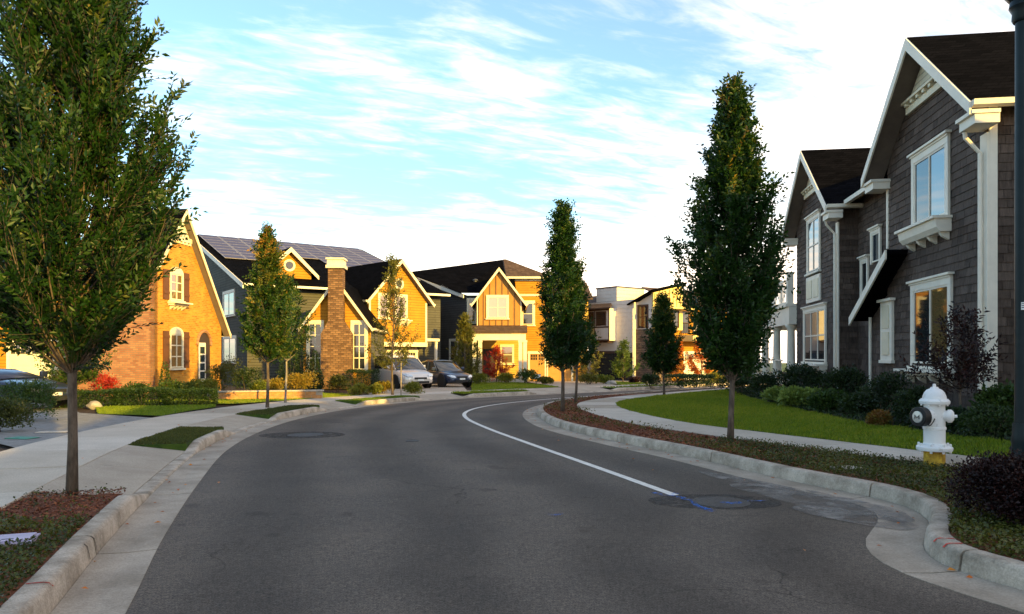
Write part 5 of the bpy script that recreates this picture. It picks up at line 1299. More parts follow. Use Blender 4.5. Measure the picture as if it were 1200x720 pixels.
# ------------------------------------------------------------------ yards: lawns, beds, driveways
ya = np.arange(4.5, 34.01, 0.5)
xa = np.interp(ya, RBr[:, 1], RBr[:, 0]) + 0.03
xb = np.interp(ya, [4.5, 9, 11.1, 14.5, 18.5, 23.4, 30, 34], [9.6, 8.0, 7.15, 6.75, 7.15, 7.7, 9.0, 11.6])
xb = np.maximum(xb, xa + 0.05)
xw = np.maximum(np.interp(ya, [4.5, 14, 30, 34], [9.9, 9.5, 11.8, 12.2]), xb + 0.05)
lm = up_faces(strip(np.stack([xa, ya], 1), np.stack([xb, ya], 1), 0.150, 0.30, 4)); tag(link('lawn_right', lm, 'turf'), kind='structure')
tag(link('flower_bed_right', up_faces(strip(np.stack([xb, ya], 1), np.stack([xw, ya], 1), 0.295, 0.44, 2)), 'soil'), kind='structure')
def lawn_h(P):
    a = np.interp(P[:, 1], ya, xa); b = np.interp(P[:, 1], ya, xb); t = np.clip((P[:, 0] - a) / (b - a), 0, 1)
    return SLOPE * P[:, 1] + 0.15 + 0.15 * t
def bed_h(x, y): 
    b = float(np.interp(y, ya, xb)); w = float(np.interp(y, ya, xw)); t = min(1, max(0, (x - b) / (w - b))); return 0.295 + 0.145 * t
rg = np.random.default_rng(42)
lp = np.concatenate([np.stack([xa - 0.05 - 0.03 * np.sin(ya * 7), ya], 1), np.stack([xb + 0.08, ya], 1)[::-1]])
P = scatter_near(lp, 520000, rg, 7, 33); P = P[np.abs(P[:, 0] / P[:, 1]) < 0.75]
blades('grass_right', 'mown green lawn between the right pavement and the dark house', P, lawn_h, rg, 0.055, 0.010, mu=0.60, sd=0.24)
def flat_h(h): return lambda P: SLOPE * P[:, 1] + h
# driveways
for nm, pts in (('driveway_near', [(-7.55, 11.2), (-8.05, 13.2), (-8.55, 16.2), (-8.72, 17.6), (-11.5, 19.3), (-15, 24), (-20.9, 34.4), (-24.4, 34), (-17.5, 22), (-11.5, 14.6)]),
                ('driveway_cars', [(-5.9, 29.9), (-2.1, 34.1), (-3.2, 45.5), (-9, 43)]),
                ('driveway_ochre', [(2.7, 38.8), (6.1, 42.2), (5.6, 51.7), (0.6, 51.7)]),
                ('driveway_white', [(8.8, 45.3), (11.3, 48.3), (9.4, 53.8), (6, 53.9)])):
    tag(link(nm, poly_sheet(pts, 0.150), 'driveway_mat' if nm == 'driveway_near' else 'concrete_b'), kind='structure')
# left lawns
def lawn(name, label, poly, n, h=0.148, hg=0.035, mu=0.5):
    tag(link(name, poly_sheet(poly, h), 'turf'), kind='structure')
    P = scatter(poly, n, rg); blades('grass', label, P, flat_h(h), rg, hg, 0.012, mu=mu)
off = lambda o, y0, y1: list((LE + LN * o)[iy(LE, y0):iy(LE, y1):3])
lawn('lawn_hedge', 'small lawn patch in front of the clipped hedge on the left', [(-8.78, 18.2), (-8.95, 20.2), (-8.9, 21.8), (-9.4, 22.9), (-12.4, 21.6), (-10.8, 18.9)], 26000)
lawn('lawn_brick', 'sunlit lawn strip in front of the brick house and the low wall', [(-9.0, 23.4), (-8.0, 25.4), (-6.6, 28.2), (-6.2, 29.6), (-9, 32.5), (-12.4, 33.2), (-12.6, 26), (-13, 23.6)], 46000, mu=0.6)
lawn('lawn_ochre', 'lawn in front of the ochre house porch', [(-1.9, 34.3), (2.5, 38.7), (0.5, 46.5), (-2.6, 46.5)], 26000, hg=0.06, mu=0.6)
lawn('lawn_white', 'lawn patch in front of the white modern house', [(6.4, 42.4), (8.6, 45.1), (6, 51), (5.7, 51)], 9000, hg=0.06, mu=0.6)
# planting strip sheets (left), with ground cover and chips
def cover_leaves(name, label, P, h, n_mat='leaf_cover', size=0.035, mu=0.35, hgt=0.06, cat='ground cover'):
    n = len(P); pos = np.stack([P[:, 0], P[:, 1], SLOPE * P[:, 1] + h + rg.uniform(0, hgt, n)], 1)
    d = rg.normal(0, 1, (n, 3)) * [1, 1, 0.5] + [0, 0, 0.35]; nr = rg.normal(0, 0.5, (n, 3)) + [0, 0, 1]
    pat = 0.22 * np.sin(P[:, 0] * 4.1 + 1.3 * np.sin(P[:, 1] * 3.0)) * np.cos(P[:, 1] * 2.3)
    ls = size * rg.uniform(0.6, 1.3, n)
    me = leaf_mesh(name, pos, d, nr, ls, ls * 0.6, mu + pat + rg.normal(0, 0.14, n), n_mat)
    return tag(link(name, me, None), label, cat, None, 'stuff')
def band_poly(Pl, Nl, o0, o1, y0, y1):
    i0, i1 = iy(Pl, y0), iy(Pl, y1); return np.concatenate([(Pl + Nl * o0)[i0:i1 + 1], (Pl + Nl * o1)[i0:i1 + 1][::-1]])
near_strip = band_poly(LE, LN, 0.61, 1.49, 2.0, 8.0)
tag(link('planting_strip_left', up_faces(strip((LE + LN * 0.59)[iy(LE, -6):iy(LE, 8.1)], (LE + LN * 1.5)[iy(LE, -6):iy(LE, 8.1)], 0.128, 0.132)), 'mulch'), kind='structure')
P = scatter(near_strip, 60000, rg)
tx, ty = gp(83, 578, 0.13)
dt = np.hypot(P[:, 0] - tx, P[:, 1] - ty); wv = 0.25 * np.sin(P[:, 0] * 6) + 0.2 * np.sin(P[:, 1] * 5)
lx_, ly_ = gp(12, 632, 0.15); dlid = np.hypot(P[:, 0] - lx_, P[:, 1] - ly_); P = P[dlid > 0.24]; dt = np.hypot(P[:, 0] - tx, P[:, 1] - ty); wv = 0.25 * np.sin(P[:, 0] * 6) + 0.2 * np.sin(P[:, 1] * 5)
cover_leaves('ground_cover', 'low reddish green ground cover along the left kerb', P[(dt > 1.55 + wv) | (rg.random(len(P)) < 0.05)], 0.12, size=0.032, mu=0.33, hgt=0.075)
def chips(name, label, P, h, size=0.03, mu=0.35):
    n = len(P); pos = np.stack([P[:, 0], P[:, 1], SLOPE * P[:, 1] + h + rg.uniform(0, 0.012, n)], 1)
    d = rg.normal(0, 1, (n, 3)) * [1, 1, 0.2]; nr = rg.normal(0, 0.3, (n, 3)) + [0, 0, 1]; ls = size * rg.uniform(0.5, 1.7, n)
    return tag(link(name, leaf_mesh(name, pos, d, nr, ls, ls * 0.45, rg.normal(mu, 0.2, n), 'chip'), None), label, 'mulch', None, 'stuff')
P = scatter(near_strip, 30000, rg); dt = np.hypot(P[:, 0] - tx, P[:, 1] - ty)
chips('bark_mulch', 'reddish bark mulch around the near left street tree', P[dt < 2.1], 0.133)
for nm, lab, (y0, y1) in (('island_grass', 'small grass island between the two left driveway aprons', (12.25, 15.05)), ('island_grass', 'grass island under the pair of left street trees', (18.65, 22.35)), ('island_grass', 'grass verge along the sunlit kerb by the golden tree', (24.65, 28.35))):
    i0, i1 = iy(LE, y0), iy(LE, y1)
    tag(slab_strip(LE + LN * 0.602, LE + LN * 1.494, i0, i1, 0.147, 'verge_sheet', None, ['turf'], 0.3, 0.001), kind='structure')
    P = scatter(band_poly(LE, LN, 0.605, 1.494, y0, y1), 22000, rg); blades(nm, lab, P, flat_h(0.146), rg, 0.032, 0.012, 'leaf_cover' if y0 < 20 else 'grass_blade', mu=0.28, sd=0.2)
for y0, y1 in ((30.4, 33.0), (37.4, 47.5)):
    i0, i1 = iy(LE, y0), iy(LE, y1)
    tag(link('verge_sheet', up_faces(strip((LE + LN * 0.59)[i0:i1], (LE + LN * 1.5)[i0:i1], 0.145, 0.15)), 'turf'), kind='structure')
    P = scatter(band_poly(LE, LN, 0.6, 1.5, y0, y1), 12000, rg); blades('island_grass', 'grass verge beyond the parked cars driveway' if y0 < 35 else 'grass verge along the far kerb by the white house', P, flat_h(0.146), rg, 0.07, 0.015, mu=0.55)
# right strip between kerb and pavement
ri0, ri1 = iy(RE, 4.3), iy(RE, 31)
RK = (RE + RN * 0.6)[ri0:ri1:2]; RP = RFr[iy(RFr, 4.0):iy(RFr, 33):2]
rs_poly = np.concatenate([RK, RP[::-1]])
tag(link('planting_strip_right', poly_sheet(list(rs_poly), 0.138), 'mulch'), kind='structure')
P = scatter_near(rs_poly, 200000, rg, 4, 16.0)
keep = (P[:, 1] < 13.2 + 0.9 * np.sin(P[:, 0] * 5)) & (P[:, 1] < 12.0 + rg.normal(0, 1.3, len(P)) + 0.8 * np.sin(P[:, 0] * 4 + P[:, 1] * 2))
cover_leaves('ground_cover', 'low green ground cover along the right kerb by the hydrant', P[keep], 0.128, size=0.036, mu=0.30, hgt=0.085)
P = scatter_near(rs_poly, 90000, rg, 9.5, 30)
chips('bark_mulch', 'reddish bark mulch strip along the right kerb', P, 0.139, 0.045, 0.42)
P = scatter(rs_poly, 60000, rg); P = P[(P[:, 1] > 14) & (P[:, 1] < 27) & (np.sin(P[:, 0] * 3.1 + P[:, 1] * 1.7) > 0.72)]
cover_leaves('ground_cover', 'scattered green tufts in the mulch around the middle street trees', P, 0.13, size=0.05, mu=0.45, hgt=0.14)
bp = np.concatenate([np.stack([xb, ya], 1), np.stack([xw, ya], 1)[::-1]])
P = scatter_near(bp, 60000, rg, 8, 33); n = len(P)
hb = np.array([bed_h(*p) for p in P]); pos = np.stack([P[:, 0], P[:, 1], SLOPE * P[:, 1] + hb + rg.uniform(0, 0.10, n)], 1)
tag(link('bed_cover', leaf_mesh('bed_cover', pos, rg.normal(0, 1, (n, 3)) + [0, 0, 0.5], rg.normal(0, 0.5, (n, 3)) + [0, 0, 1], 0.06, 0.035, rg.normal(0.3, 0.2, n), 'leaf_dark'), None), 'dark low foliage in the bed along the shingled house', 'ground cover', None, 'stuff')

# ------------------------------------------------------------------ street trees
HORN = [(0, 0.34), (0.10, 0.76), (0.26, 1.0), (0.45, 0.90), (0.65, 0.60), (0.82, 0.32), (0.93, 0.14), (1, 0.02)]
NEARP = [(0, 0.35), (0.1, 0.75), (0.28, 1.0), (0.45, 0.95), (0.65, 0.72), (0.85, 0.42), (1, 0.05)]
NEARC = [(0, 0.36), (0.07, 0.53), (0.125, 0.66), (0.2, 0.85), (0.31, 1.0), (0.43, 0.80), (0.55, 0.58), (0.66, 0.47), (0.82, 0.36), (1, 0.05)]
def prof(base, r): return [(a, b * r) for a, b in base]
T_G = 'street trees planted in the kerb strips'
tree('street_tree', 'large dark green street tree in the foreground left mulch bed', (tx, ty), 7.3, 1.34, prof(NEARC, 1.02), 150, 40, 16, 0.078, 'leaf_hornbeam', 0.050, seed=11, group=T_G, tip_gold=0.14, twig_len=0.42, tone_mu=0.22, twigs_drawn=True, rise=(0.3, 1.1), aspect=0.40, rand=0.36, leaf_fwd=(0.7, 1.3))
x, y = gp(313, 478, .15); tree('street_tree', 'slim green street tree with brown trunk in front of the solar house', (x, y), 5.2, 1.45, prof(HORN, 0.74), 85, 20, 11, 0.095, 'leaf_hornbeam', 0.05, seed=12, group=T_G, tip_gold=0.35, tone_mu=0.45)
x, y = gp(334, 472, .15); tree('street_tree', 'shorter green street tree with pale thin trunk just behind the solar house tree', (x, y), 4.15, 1.5, prof(HORN, 0.72), 45, 16, 10, 0.1, 'leaf_hornbeam', 0.04, bark='bark_pale', seed=13, group=T_G, tone_mu=0.4)
x, y = gp(460, 463, .15); tree('street_tree', 'golden thin leaved street tree in front of the parked minivan', (x, y), 5.6, 1.1, prof(HORN, 0.80), 46, 13, 8, 0.10, 'leaf_gold', 0.05, seed=14, group=T_G, tone_mu=0.26, bark='bark')
x, y = gp(660, 482, .15); tree('street_tree', 'dark columnar street tree on the tip of the right mulch strip', (x, y), 5.6, 1.2, prof(HORN, 0.70), 100, 22, 12, 0.09, 'leaf_hornbeam', 0.055, seed=15, group=T_G, tone_mu=0.25)
x, y = gp(675, 471, .15); tree('street_tree', 'shorter columnar street tree just behind the dark one on the mulch tip', (x, y), 4.4, 1.25, prof(HORN, 0.66), 55, 17, 10, 0.10, 'leaf_hornbeam', 0.05, seed=16, group=T_G, tone_mu=0.33, tip_gold=0.2)
x, y = gp(778, 463, .15); tree('street_tree', 'smallest dark cone street tree before the stone house', (x, y), 4.0, 0.9, prof(HORN, 0.80), 80, 18, 11, 0.11, 'leaf_hornbeam', 0.05, seed=17, group=T_G, tone_mu=0.27, tip_gold=0.3)
x, y = gp(856, 515, .15); tree('street_tree', 'tall dark columnar street tree between the right kerb and pavement', (x, y), 6.12, 1.1, prof([(0, 0.3), (0.13, 0.58), (0.3, 0.88), (0.44, 1.0), (0.6, 0.80), (0.76, 0.50), (0.9, 0.22), (1, 0.02)], 0.80), 150, 26, 13, 0.085, 'leaf_hornbeam', 0.055, seed=18, group=T_G, tone_mu=0.26, tip_gold=0.08, rand=0.42)
tree('garden_tree', 'small bushy tree beside the brick side wall behind the near trunk', (-13.6, 22.6), 2.9, 0.7, prof(NEARP, 0.95), 40, 14, 9, 0.1, 'leaf_mid', 0.05, seed=19, tone_mu=0.4, spread=1.4)
tree('garden_tree', 'thin maple with dark purple leaves in front of the shingled house window', (dx(1125, 12.6), 12.6, 0.33), 1.98, 0.75, prof(NEARP, 0.80), 26, 12, 8, 0.09, 'leaf_purple', 0.030, seed=20, tone_mu=0.35, spread=1.6, twig_len=0.3, aspect=0.35)
tree('garden_tree', 'loose golden green conifer like tree beside the dark parked car', (dx(545, 45), 45), 4.2, 0.25, prof([(0, 0.8), (0.15, 1.0), (0.5, 0.62), (0.8, 0.3), (1, 0.03)], 1.35), 50, 14, 9, 0.13, 'leaf_gold', 0.06, seed=21, tone_mu=0.25, spread=1.2)
tree('garden_tree', 'small orange leaved tree by the balcony of the stone house', (dx(822, 47), 47), 3.0, 0.5, prof(NEARP, 1.15), 30, 12, 8, 0.14, 'leaf_orange', 0.04, seed=22, tone_mu=0.4)
tree('garden_tree', 'slender orange red tree beside the smallest street tree', (dx(793, 49), 49), 2.9, 0.4, prof(NEARP, 0.7), 24, 11, 8, 0.13, 'leaf_orange', 0.04, seed=23, tone_mu=0.6)
tree('garden_tree', 'little red maple in front of the yellow porch', (dx(582, 46.5), 46.5), 2.35, 0.35, prof(NEARP, 0.95), 28, 11, 7, 0.12, 'leaf_red', 0.04, seed=24, tone_mu=0.4, spread=1.6)
tree('garden_tree', 'pale green young tree in front of the glass garage door', (dx(730, 48), 48), 2.7, 0.3, prof([(0, 0.6), (0.3, 1.0), (0.7, 0.5), (1, 0.05)], 0.85), 28, 12, 8, 0.13, 'leaf_mid', 0.035, seed=25, tone_mu=0.6)
tree('garden_tree', 'airy yellow green tree left of the glass garage door', (dx(688, 46), 46), 3.3, 0.4, prof(NEARP, 1.1), 26, 10, 7, 0.13, 'leaf_gold', 0.035, seed=26, tone_mu=0.35, spread=1.4)
# ------------------------------------------------------------------ shrubs and hedges
def S(name, label, px, d, r, n, leaf, mat, seed, **k): return shrub(name, label, (dx(px, d), d), r, n, leaf, mat, seed, **k)
hx = [(-12.7, 21.9, 0.62), (-11.5, 22.5, 0.66), (-10.2, 23.0, 0.62)]
for q, (x, y, h) in enumerate(hx):
    shrub('hedge', ['clipped hedge section at the driveway end of the left row', 'middle clipped hedge section in the left row', 'clipped hedge section nearest the brick house lawn'][q], (x, y), (0.78, 0.36, h - 0.14), 6000, 0.055, 'leaf_mid', 30 + q, kind='box', rz=R(25), group='clipped hedge row', cat='hedge', tone_mu=0.10)
S('shrub', 'grey green mounded shrub behind the clipped hedge', 157, 23.6, (0.7, 0.5, 0.75), 2400, 0.07, 'leaf_mid', 33, tone_mu=0.3)
S('shrub', 'broad spreading dark shrub in front of the parked car at the left edge', 28, 16.6, (0.85, 0.7, 0.95), 5200, 0.07, 'leaf_mid', 34, aspect=0.3, tone_mu=0.3)
S('shrub', 'brownish dark shrub at the left edge below the spreading one', 2, 14.0, (0.5, 0.5, 0.75), 2600, 0.06, 'leaf_cover', 35, tone_mu=0.2)
S('shrub', 'yellow sunlit shrub in front of the cream garage door', 70, 27, (0.7, 0.7, 1.15), 2400, 0.09, 'leaf_lime', 36, tone_mu=0.6)
S('shrub', 'bronze shrub beside the cream garage door', 47, 26.5, (0.55, 0.5, 0.9), 1600, 0.08, 'leaf_cover', 37, tone_mu=0.5)
S('shrub', 'bright red shrub against the brick side wall', 122, 26.2, (0.62, 0.5, 1.05), 1800, 0.08, 'leaf_red', 38, tone_mu=0.45)
S('columnar_shrub', 'narrow upright evergreen at the corner of the brick house', 193, 27.2, (0.26, 0.26, 1.5), 1500, 0.07, 'leaf_mid', 39, kind='cone', tone_mu=0.35)
for q, (px, d, r, mt, mu, lab) in enumerate((
        (205, 26.8, (0.55, 0.5, 0.75), 'leaf_mid', 0.5, 'round green shrub under the brick house window'),
        (225, 26.2, (0.5, 0.45, 0.7), 'leaf_lime', 0.35, 'yellow green shrub under the brick house window'),
        (240, 27.0, (0.5, 0.45, 0.8), 'leaf_lime', 0.5, 'golden shrub right of the brick house window'),
        (262, 29.5, (0.75, 0.6, 1.55), 'leaf_cover', 0.35, 'tall bronze green shrub beside the arched entry'),
        (288, 32, (0.7, 0.6, 1.2), 'leaf_dark', 0.5, 'dark shrub below the slate house ground floor window'),
        (300, 28.5, (0.55, 0.5, 0.65), 'leaf_lime', 0.3, 'low lime shrub behind the low brick wall'),
        (318, 30.5, (0.5, 0.45, 0.75), 'leaf_gold', 0.75, 'golden shrub behind the twin street trees'),
        (352, 31, (0.75, 0.5, 0.95), 'leaf_gold', 0.85, 'wide amber shrub right of the twin street trees'),
        (395, 33.2, (0.75, 0.55, 0.85), 'leaf_cover', 0.4, 'bronze shrub below the stone chimney'),
        (420, 29.6, (0.38, 0.36, 0.48), 'leaf_lime', 0.6, 'small lime grass clump left of the golden tree'),
        (438, 30.2, (0.38, 0.36, 0.45), 'leaf_lime', 0.45, 'second small lime clump left of the golden tree'),
        (449, 31.2, (0.5, 0.4, 0.55), 'leaf_gold', 0.7, 'rust gold shrub beside the minivan rear wheel'),
        (484, 31.0, (0.46, 0.4, 0.5), 'leaf_lime', 0.5, 'lime clump right of the golden tree trunk'),
        (560, 43, (0.7, 0.5, 0.7), 'leaf_lime', 0.4, 'yellow green shrub left of the yellow porch'),
        (594, 44.5, (0.65, 0.5, 0.7), 'leaf_lime', 0.6, 'lime shrub in front of the yellow porch'),
        (617, 44, (0.95, 0.7, 0.95), 'leaf_mid', 0.35, 'rounded green shrub in front of the tan garage door'),
        (640, 44.5, (0.5, 0.4, 0.45), 'leaf_gold', 0.4, 'low golden shrub right of the rounded green one'),
        (690, 44, (0.8, 0.6, 0.7), 'leaf_gold', 0.3, 'brown gold shrub behind the mulch tip trees'),
        (708, 45, (0.7, 0.5, 0.6), 'leaf_lime', 0.4, 'yellow green shrub beside the glass garage door'),
        (745, 46, (0.4, 0.4, 0.45), 'leaf_purple', 0.6, 'small plum shrub before the white house corner'),
        (762, 40, (0.55, 0.5, 0.8), 'leaf_dark', 0.4, 'dark shrub left of the smallest street tree'),
        (835, 45, (0.9, 0.6, 0.8), 'leaf_lime', 0.5, 'yellow shrub under the balcony of the stone house'))):
    S('shrub', lab, px, d, r, 1500 if d > 35 else 2200, 0.08 if d < 35 else 0.11, mt, 40 + q, tone_mu=mu)
for q, (px, w, lab) in enumerate(((797, 0.9, 'low clipped hedge left of the garage drive at the stone house'), (815, 0.9, 'low clipped hedge right of the garage drive at the stone house'))):
    S('hedge', lab, px, 41 - q, (w, 0.5, 0.62), 2000, 0.1, 'leaf_mid', 70 + q, kind='box', cat='hedge', group='low hedges at the stone house', tone_mu=0.2)
S('hedge', 'dark hedge under the chimney wing windows', 425, 35.5, (0.75, 0.4, 0.95), 2400, 0.08, 'leaf_dark', 73, kind='box', cat='hedge', tone_mu=0.4)
S('columnar_shrub', 'dense columnar evergreen left of the chimney wing', 369, 34, (0.42, 0.42, 2.0), 2600, 0.08, 'leaf_dark', 74, kind='cone', tone_mu=0.45)
S('columnar_shrub', 'dark evergreen cone behind the twin street trees', 340, 35, (0.7, 0.7, 2.6), 2600, 0.09, 'leaf_dark', 75, kind='cone', tone_mu=0.35)
S('columnar_shrub', 'second dark evergreen cone near the chimney wing', 355, 36, (0.6, 0.6, 2.3), 2200, 0.09, 'leaf_dark', 76, kind='cone', tone_mu=0.3)
# bed along the shingled house
for q, (px, d, r, mt, mu, lf, lab) in enumerate((
        (868, 26.5, (1.0, 0.8, 0.85), 'leaf_dark', 0.45, 0.08, 'dark shrub at the far end of the right lawn'),
        (898, 23.5, (0.8, 0.7, 0.95), 'leaf_dark', 0.35, 0.08, 'dark rounded shrub in front of the porch columns'),
        (915, 20.8, (0.62, 0.45, 0.45), 'leaf_hosta', 0.5, 0.13, 'pale broad leaved plant at the lawn edge'),
        (940, 18.8, (0.66, 0.45, 0.48), 'leaf_hosta', 0.4, 0.13, 'second pale broad leaved plant nearer the far gable'),
        (926, 23.0, (0.8, 0.7, 1.2), 'leaf_dark', 0.3, 0.08, 'tall dark shrub left of the far gable window box'),
        (957, 21.5, (0.8, 0.6, 1.05), 'leaf_dark', 0.25, 0.08, 'dark shrub under the far gable window box'),
        (985, 18.5, (0.75, 0.6, 1.0), 'leaf_dark', 0.3, 0.075, 'dark shrub beside the far gable downspout'),
        (968, 17.0, (0.55, 0.45, 0.55), 'leaf_mid', 0.25, 0.09, 'mid green low shrub before the far gable'),
        (1008, 15.8, (0.5, 0.42, 0.5), 'leaf_dark', 0.5, 0.07, 'low dark shrub beside the hood downspout'),
        (1037, 15.0, (0.62, 0.5, 1.0), 'leaf_dark', 0.25, 0.06, 'upright dark shrub left of the near window box'),
        (1030, 13.6, (0.26, 0.24, 0.28), 'leaf_cover', 0.9, 0.06, 'small rust red plant in the bed left of the hydrant'),
        (1072, 13.4, (0.5, 0.45, 0.75), 'leaf_dark', 0.3, 0.06, 'dark shrub right behind the hydrant'),
        (1105, 12.6, (0.5, 0.4, 0.45), 'leaf_dark', 0.35, 0.06, 'low dark shrub at the foot of the purple maple'),
        (1160, 11.4, (0.55, 0.45, 0.5), 'leaf_dark', 0.5, 0.06, 'low shrub under the near corner downspout'),
        (1178, 12.2, (0.5, 0.5, 0.85), 'leaf_mid', 0.3, 0.08, 'leafy green shrub at the near house corner'))):
    x = dx(px, d); S('shrub', lab, px, d, r, 3000 if d < 20 else 2400, lf, mt, 80 + q, tone_mu=mu, h0=bed_h(x, d) - 0.01)
shrub('barberry', 'dense dark purple barberry bush at the lower right edge', (4.24, 6.0), (0.56, 0.6, 0.66), 30000, 0.030, 'leaf_purple', 99, tone_mu=0.32, h0=0.13, lumps=12, aspect=0.6)

# fallen leaves in the gutters
Pl = []
for q in range(60):
    i = int(rg.integers(iy(RE, 5), iy(RE, 24))); p = RE[i] + RN[i] * float(rg.uniform(0.05, 0.41) if rg.random() < 0.8 else rg.uniform(-1.2, 0)); Pl.append(p)
for q in range(45):
    i = int(rg.integers(iy(LE, 4), iy(LE, 24))); p = LE[i] + LN[i] * float(rg.uniform(0.1, 0.41) if rg.random() < 0.7 else rg.uniform(-0.8, 3.0)); Pl.append(p)
Pl = np.array(Pl); n = len(Pl)
hl = []
for k, p in enumerate(Pl):
    dl = np.min(np.linalg.norm(LE - p, axis=1)) if k >= 60 else 0; hl.append(0.165 if (k >= 60 and dl > 0.6 and p[0] < -2.6) else 0.014)
pos = np.stack([Pl[:, 0], Pl[:, 1], SLOPE * Pl[:, 1] + np.array(hl)], 1); ls = rg.uniform(0.035, 0.07, n)
tag(link('fallen_leaves', leaf_mesh('fallen_leaves', pos, rg.normal(0, 1, (n, 3)) * [1, 1, 0.12], rg.normal(0, 0.3, (n, 3)) + [0, 0, 1], ls, ls * 0.6, rg.uniform(0, 1, n), 'leaf_orange'), None), 'scattered fallen leaves in the gutters', 'fallen leaves', None, 'stuff')

# ------------------------------------------------------------------ fire hydrant
hxp = gp(1095, 547, 0.15)
hyd = empty('fire_hydrant', (hxp[0], hxp[1], zg(hxp[1], 0.13)), R(-8), 'white fire hydrant with black capped side outlet on the right planting strip', 'fire hydrant')
def hp(name, mb, mat, parent=hyd, M=None, smooth=True, ang=35):
    me = mb.mesh(name); me.materials.append(MATS[mat])
    if smooth: shade_auto(me, ang)
    return link(name, me, None, parent, M)
hp('base_pipe', MB().lathe([(0.125, -0.1), (0.125, 0.235)], 28), 'hydrant_yellow')
fl = hp('ground_flange', MB().lathe([(0.10, 0.23), (0.205, 0.232), (0.21, 0.25), (0.21, 0.275), (0.195, 0.29), (0.14, 0.30), (0.125, 0.33)], 32), 'hydrant_white')
for k in range(8):
    a = k * math.pi / 4 + 0.2; hp('bolt', MB().lathe([(0.017, 0.205), (0.017, 0.318), (0.012, 0.325), (0.002, 0.326)], 6, 'z', (0.18 * math.cos(a), 0.18 * math.sin(a), 0)), 'hydrant_white', fl, None, False)
hp('barrel', MB().lathe([(0.125, 0.30), (0.126, 0.50), (0.135, 0.505), (0.135, 0.53), (0.126, 0.535), (0.122, 0.80), (0.13, 0.83)], 32), 'hydrant_white')
bo_ = hp('bonnet', MB().lathe([(0.13, 0.825), (0.172, 0.83), (0.178, 0.845), (0.178, 0.868), (0.165, 0.885), (0.14, 0.892), (0.135, 0.93), (0.118, 0.975), (0.088, 1.012), (0.05, 1.03), (0.045, 1.045), (0.03, 1.05), (0.003, 1.051)], 32), 'hydrant_white')
for k in range(8):
    a = k * math.pi / 4; hp('bolt', MB().lathe([(0.013, 0.81), (0.013, 0.895), (0.002, 0.897)], 6, 'z', (0.157 * math.cos(a), 0.157 * math.sin(a), 0)), 'hydrant_white', bo_, None, False)
hp('operating_nut', MB().lathe([(0.022, 1.045), (0.02, 1.088), (0.002, 1.09)], 5), 'hydrant_white', bo_, None, False)
Mn = Matrix.Rotation(R(-62), 4, 'Z') @ T(0, 0, 0)      # pumper outlet, towards the street and the camera
po = hp('outlet', MB().lathe([(0.10, -0.05), (0.10, -0.16), (0.115, -0.165), (0.115, -0.185)], 28, 'y', (0, 0, 0.67)), 'hydrant_white', hyd, Mn)
cp = hp('outlet_cap', MB().lathe([(0.118, -0.186), (0.125, -0.19), (0.125, -0.285), (0.115, -0.295), (0.085, -0.297), (0.08, -0.29), (0.01, -0.291)], 28, 'y', (0, 0, 0.67)), 'rubber_black', hyd, Mn)
hp('cap_face', MB().lathe([(0.078, -0.2905), (0.074, -0.298), (0.02, -0.301), (0.003, -0.3015)], 28, 'y', (0, 0, 0.67)), 'steel', cp)
hp('cap_emblem', MB().box(-0.035, -0.025, -0.304, -0.30, 0.645, 0.695).box(0.025, 0.035, -0.304, -0.30, 0.645, 0.695).bar((-0.03, -0.3025, 0.69), (0, -0.3025, 0.655), 0.003, 0.01, (0, -1, 0)).bar((0, -0.3025, 0.655), (0.03, -0.3025, 0.69), 0.003, 0.01, (0, -1, 0)), 'metal_dark', cp, None, False)
for s, rot in ((1, 58), ):
    Mo = Matrix.Rotation(R(rot), 4, 'Z')
    so = hp('outlet', MB().lathe([(0.07, -0.05), (0.07, -0.15), (0.085, -0.152), (0.085, -0.185), (0.075, -0.20), (0.055, -0.215), (0.03, -0.22), (0.003, -0.221)], 24, 'y', (0, 0, 0.68)), 'hydrant_white', hyd, Mo)
    hp('cap_nut', MB().lathe([(0.022, -0.215), (0.02, -0.255), (0.002, -0.256)], 5, 'y', (0, 0, 0.68)), 'hydrant_white', so, None, False)
# chain
ch_ = MB(); pts = [(-0.10 - 0.03 * math.sin(k * 0.5), -0.12 - 0.01 * k, 0.56 + 0.012 * (k - 4) ** 2 * 0.5) for k in range(9)]
hp('chain', MB().tube(pts, 0.006, 6), 'iron')
# ------------------------------------------------------------------ street lamp at the right edge
lpx, lpy = dx(1199, 7.7), 7.7
lamp = empty('street_lamp', (lpx, lpy, zg(lpy, 0.13)), 0, 'tall dark teal street lamp post at the right edge', 'street lamp')
hp('base', MB().lathe([(0.14, 0), (0.14, 0.10), (0.12, 0.16), (0.105, 0.5), (0.112, 0.54), (0.10, 0.6), (0.095, 0.72)], 28), 'lamp_teal', lamp)
po_ = hp('post', MB().lathe([(0.080, 0.70), (0.072, 5.00)], 28), 'lamp_teal', lamp)
hp('capital', MB().lathe([(0.09, 4.98), (0.105, 5.01), (0.10, 5.08), (0.13, 5.14), (0.12, 5.20), (0.19, 5.30), (0.20, 5.38), (0.15, 5.43), (0.12, 5.46)], 28), 'lamp_teal', lamp)
hp('globe', MB().lathe([(0.12, 5.46), (0.2, 5.58), (0.21, 5.78), (0.17, 6.0), (0.1, 6.13), (0.003, 6.18)], 28), 'lamp_globe', lamp)
hp('finial', MB().lathe([(0.1, 6.14), (0.06, 6.22), (0.02, 6.3), (0.002, 6.36)], 16), 'lamp_teal', lamp)
Mt = Matrix.Rotation(R(-30), 4, 'Z')
tg = hp('number_tag', MB().box(-0.025, 0.025, -0.091, -0.078, 1.92, 2.00), 'paper_white', lamp, Mt, False)
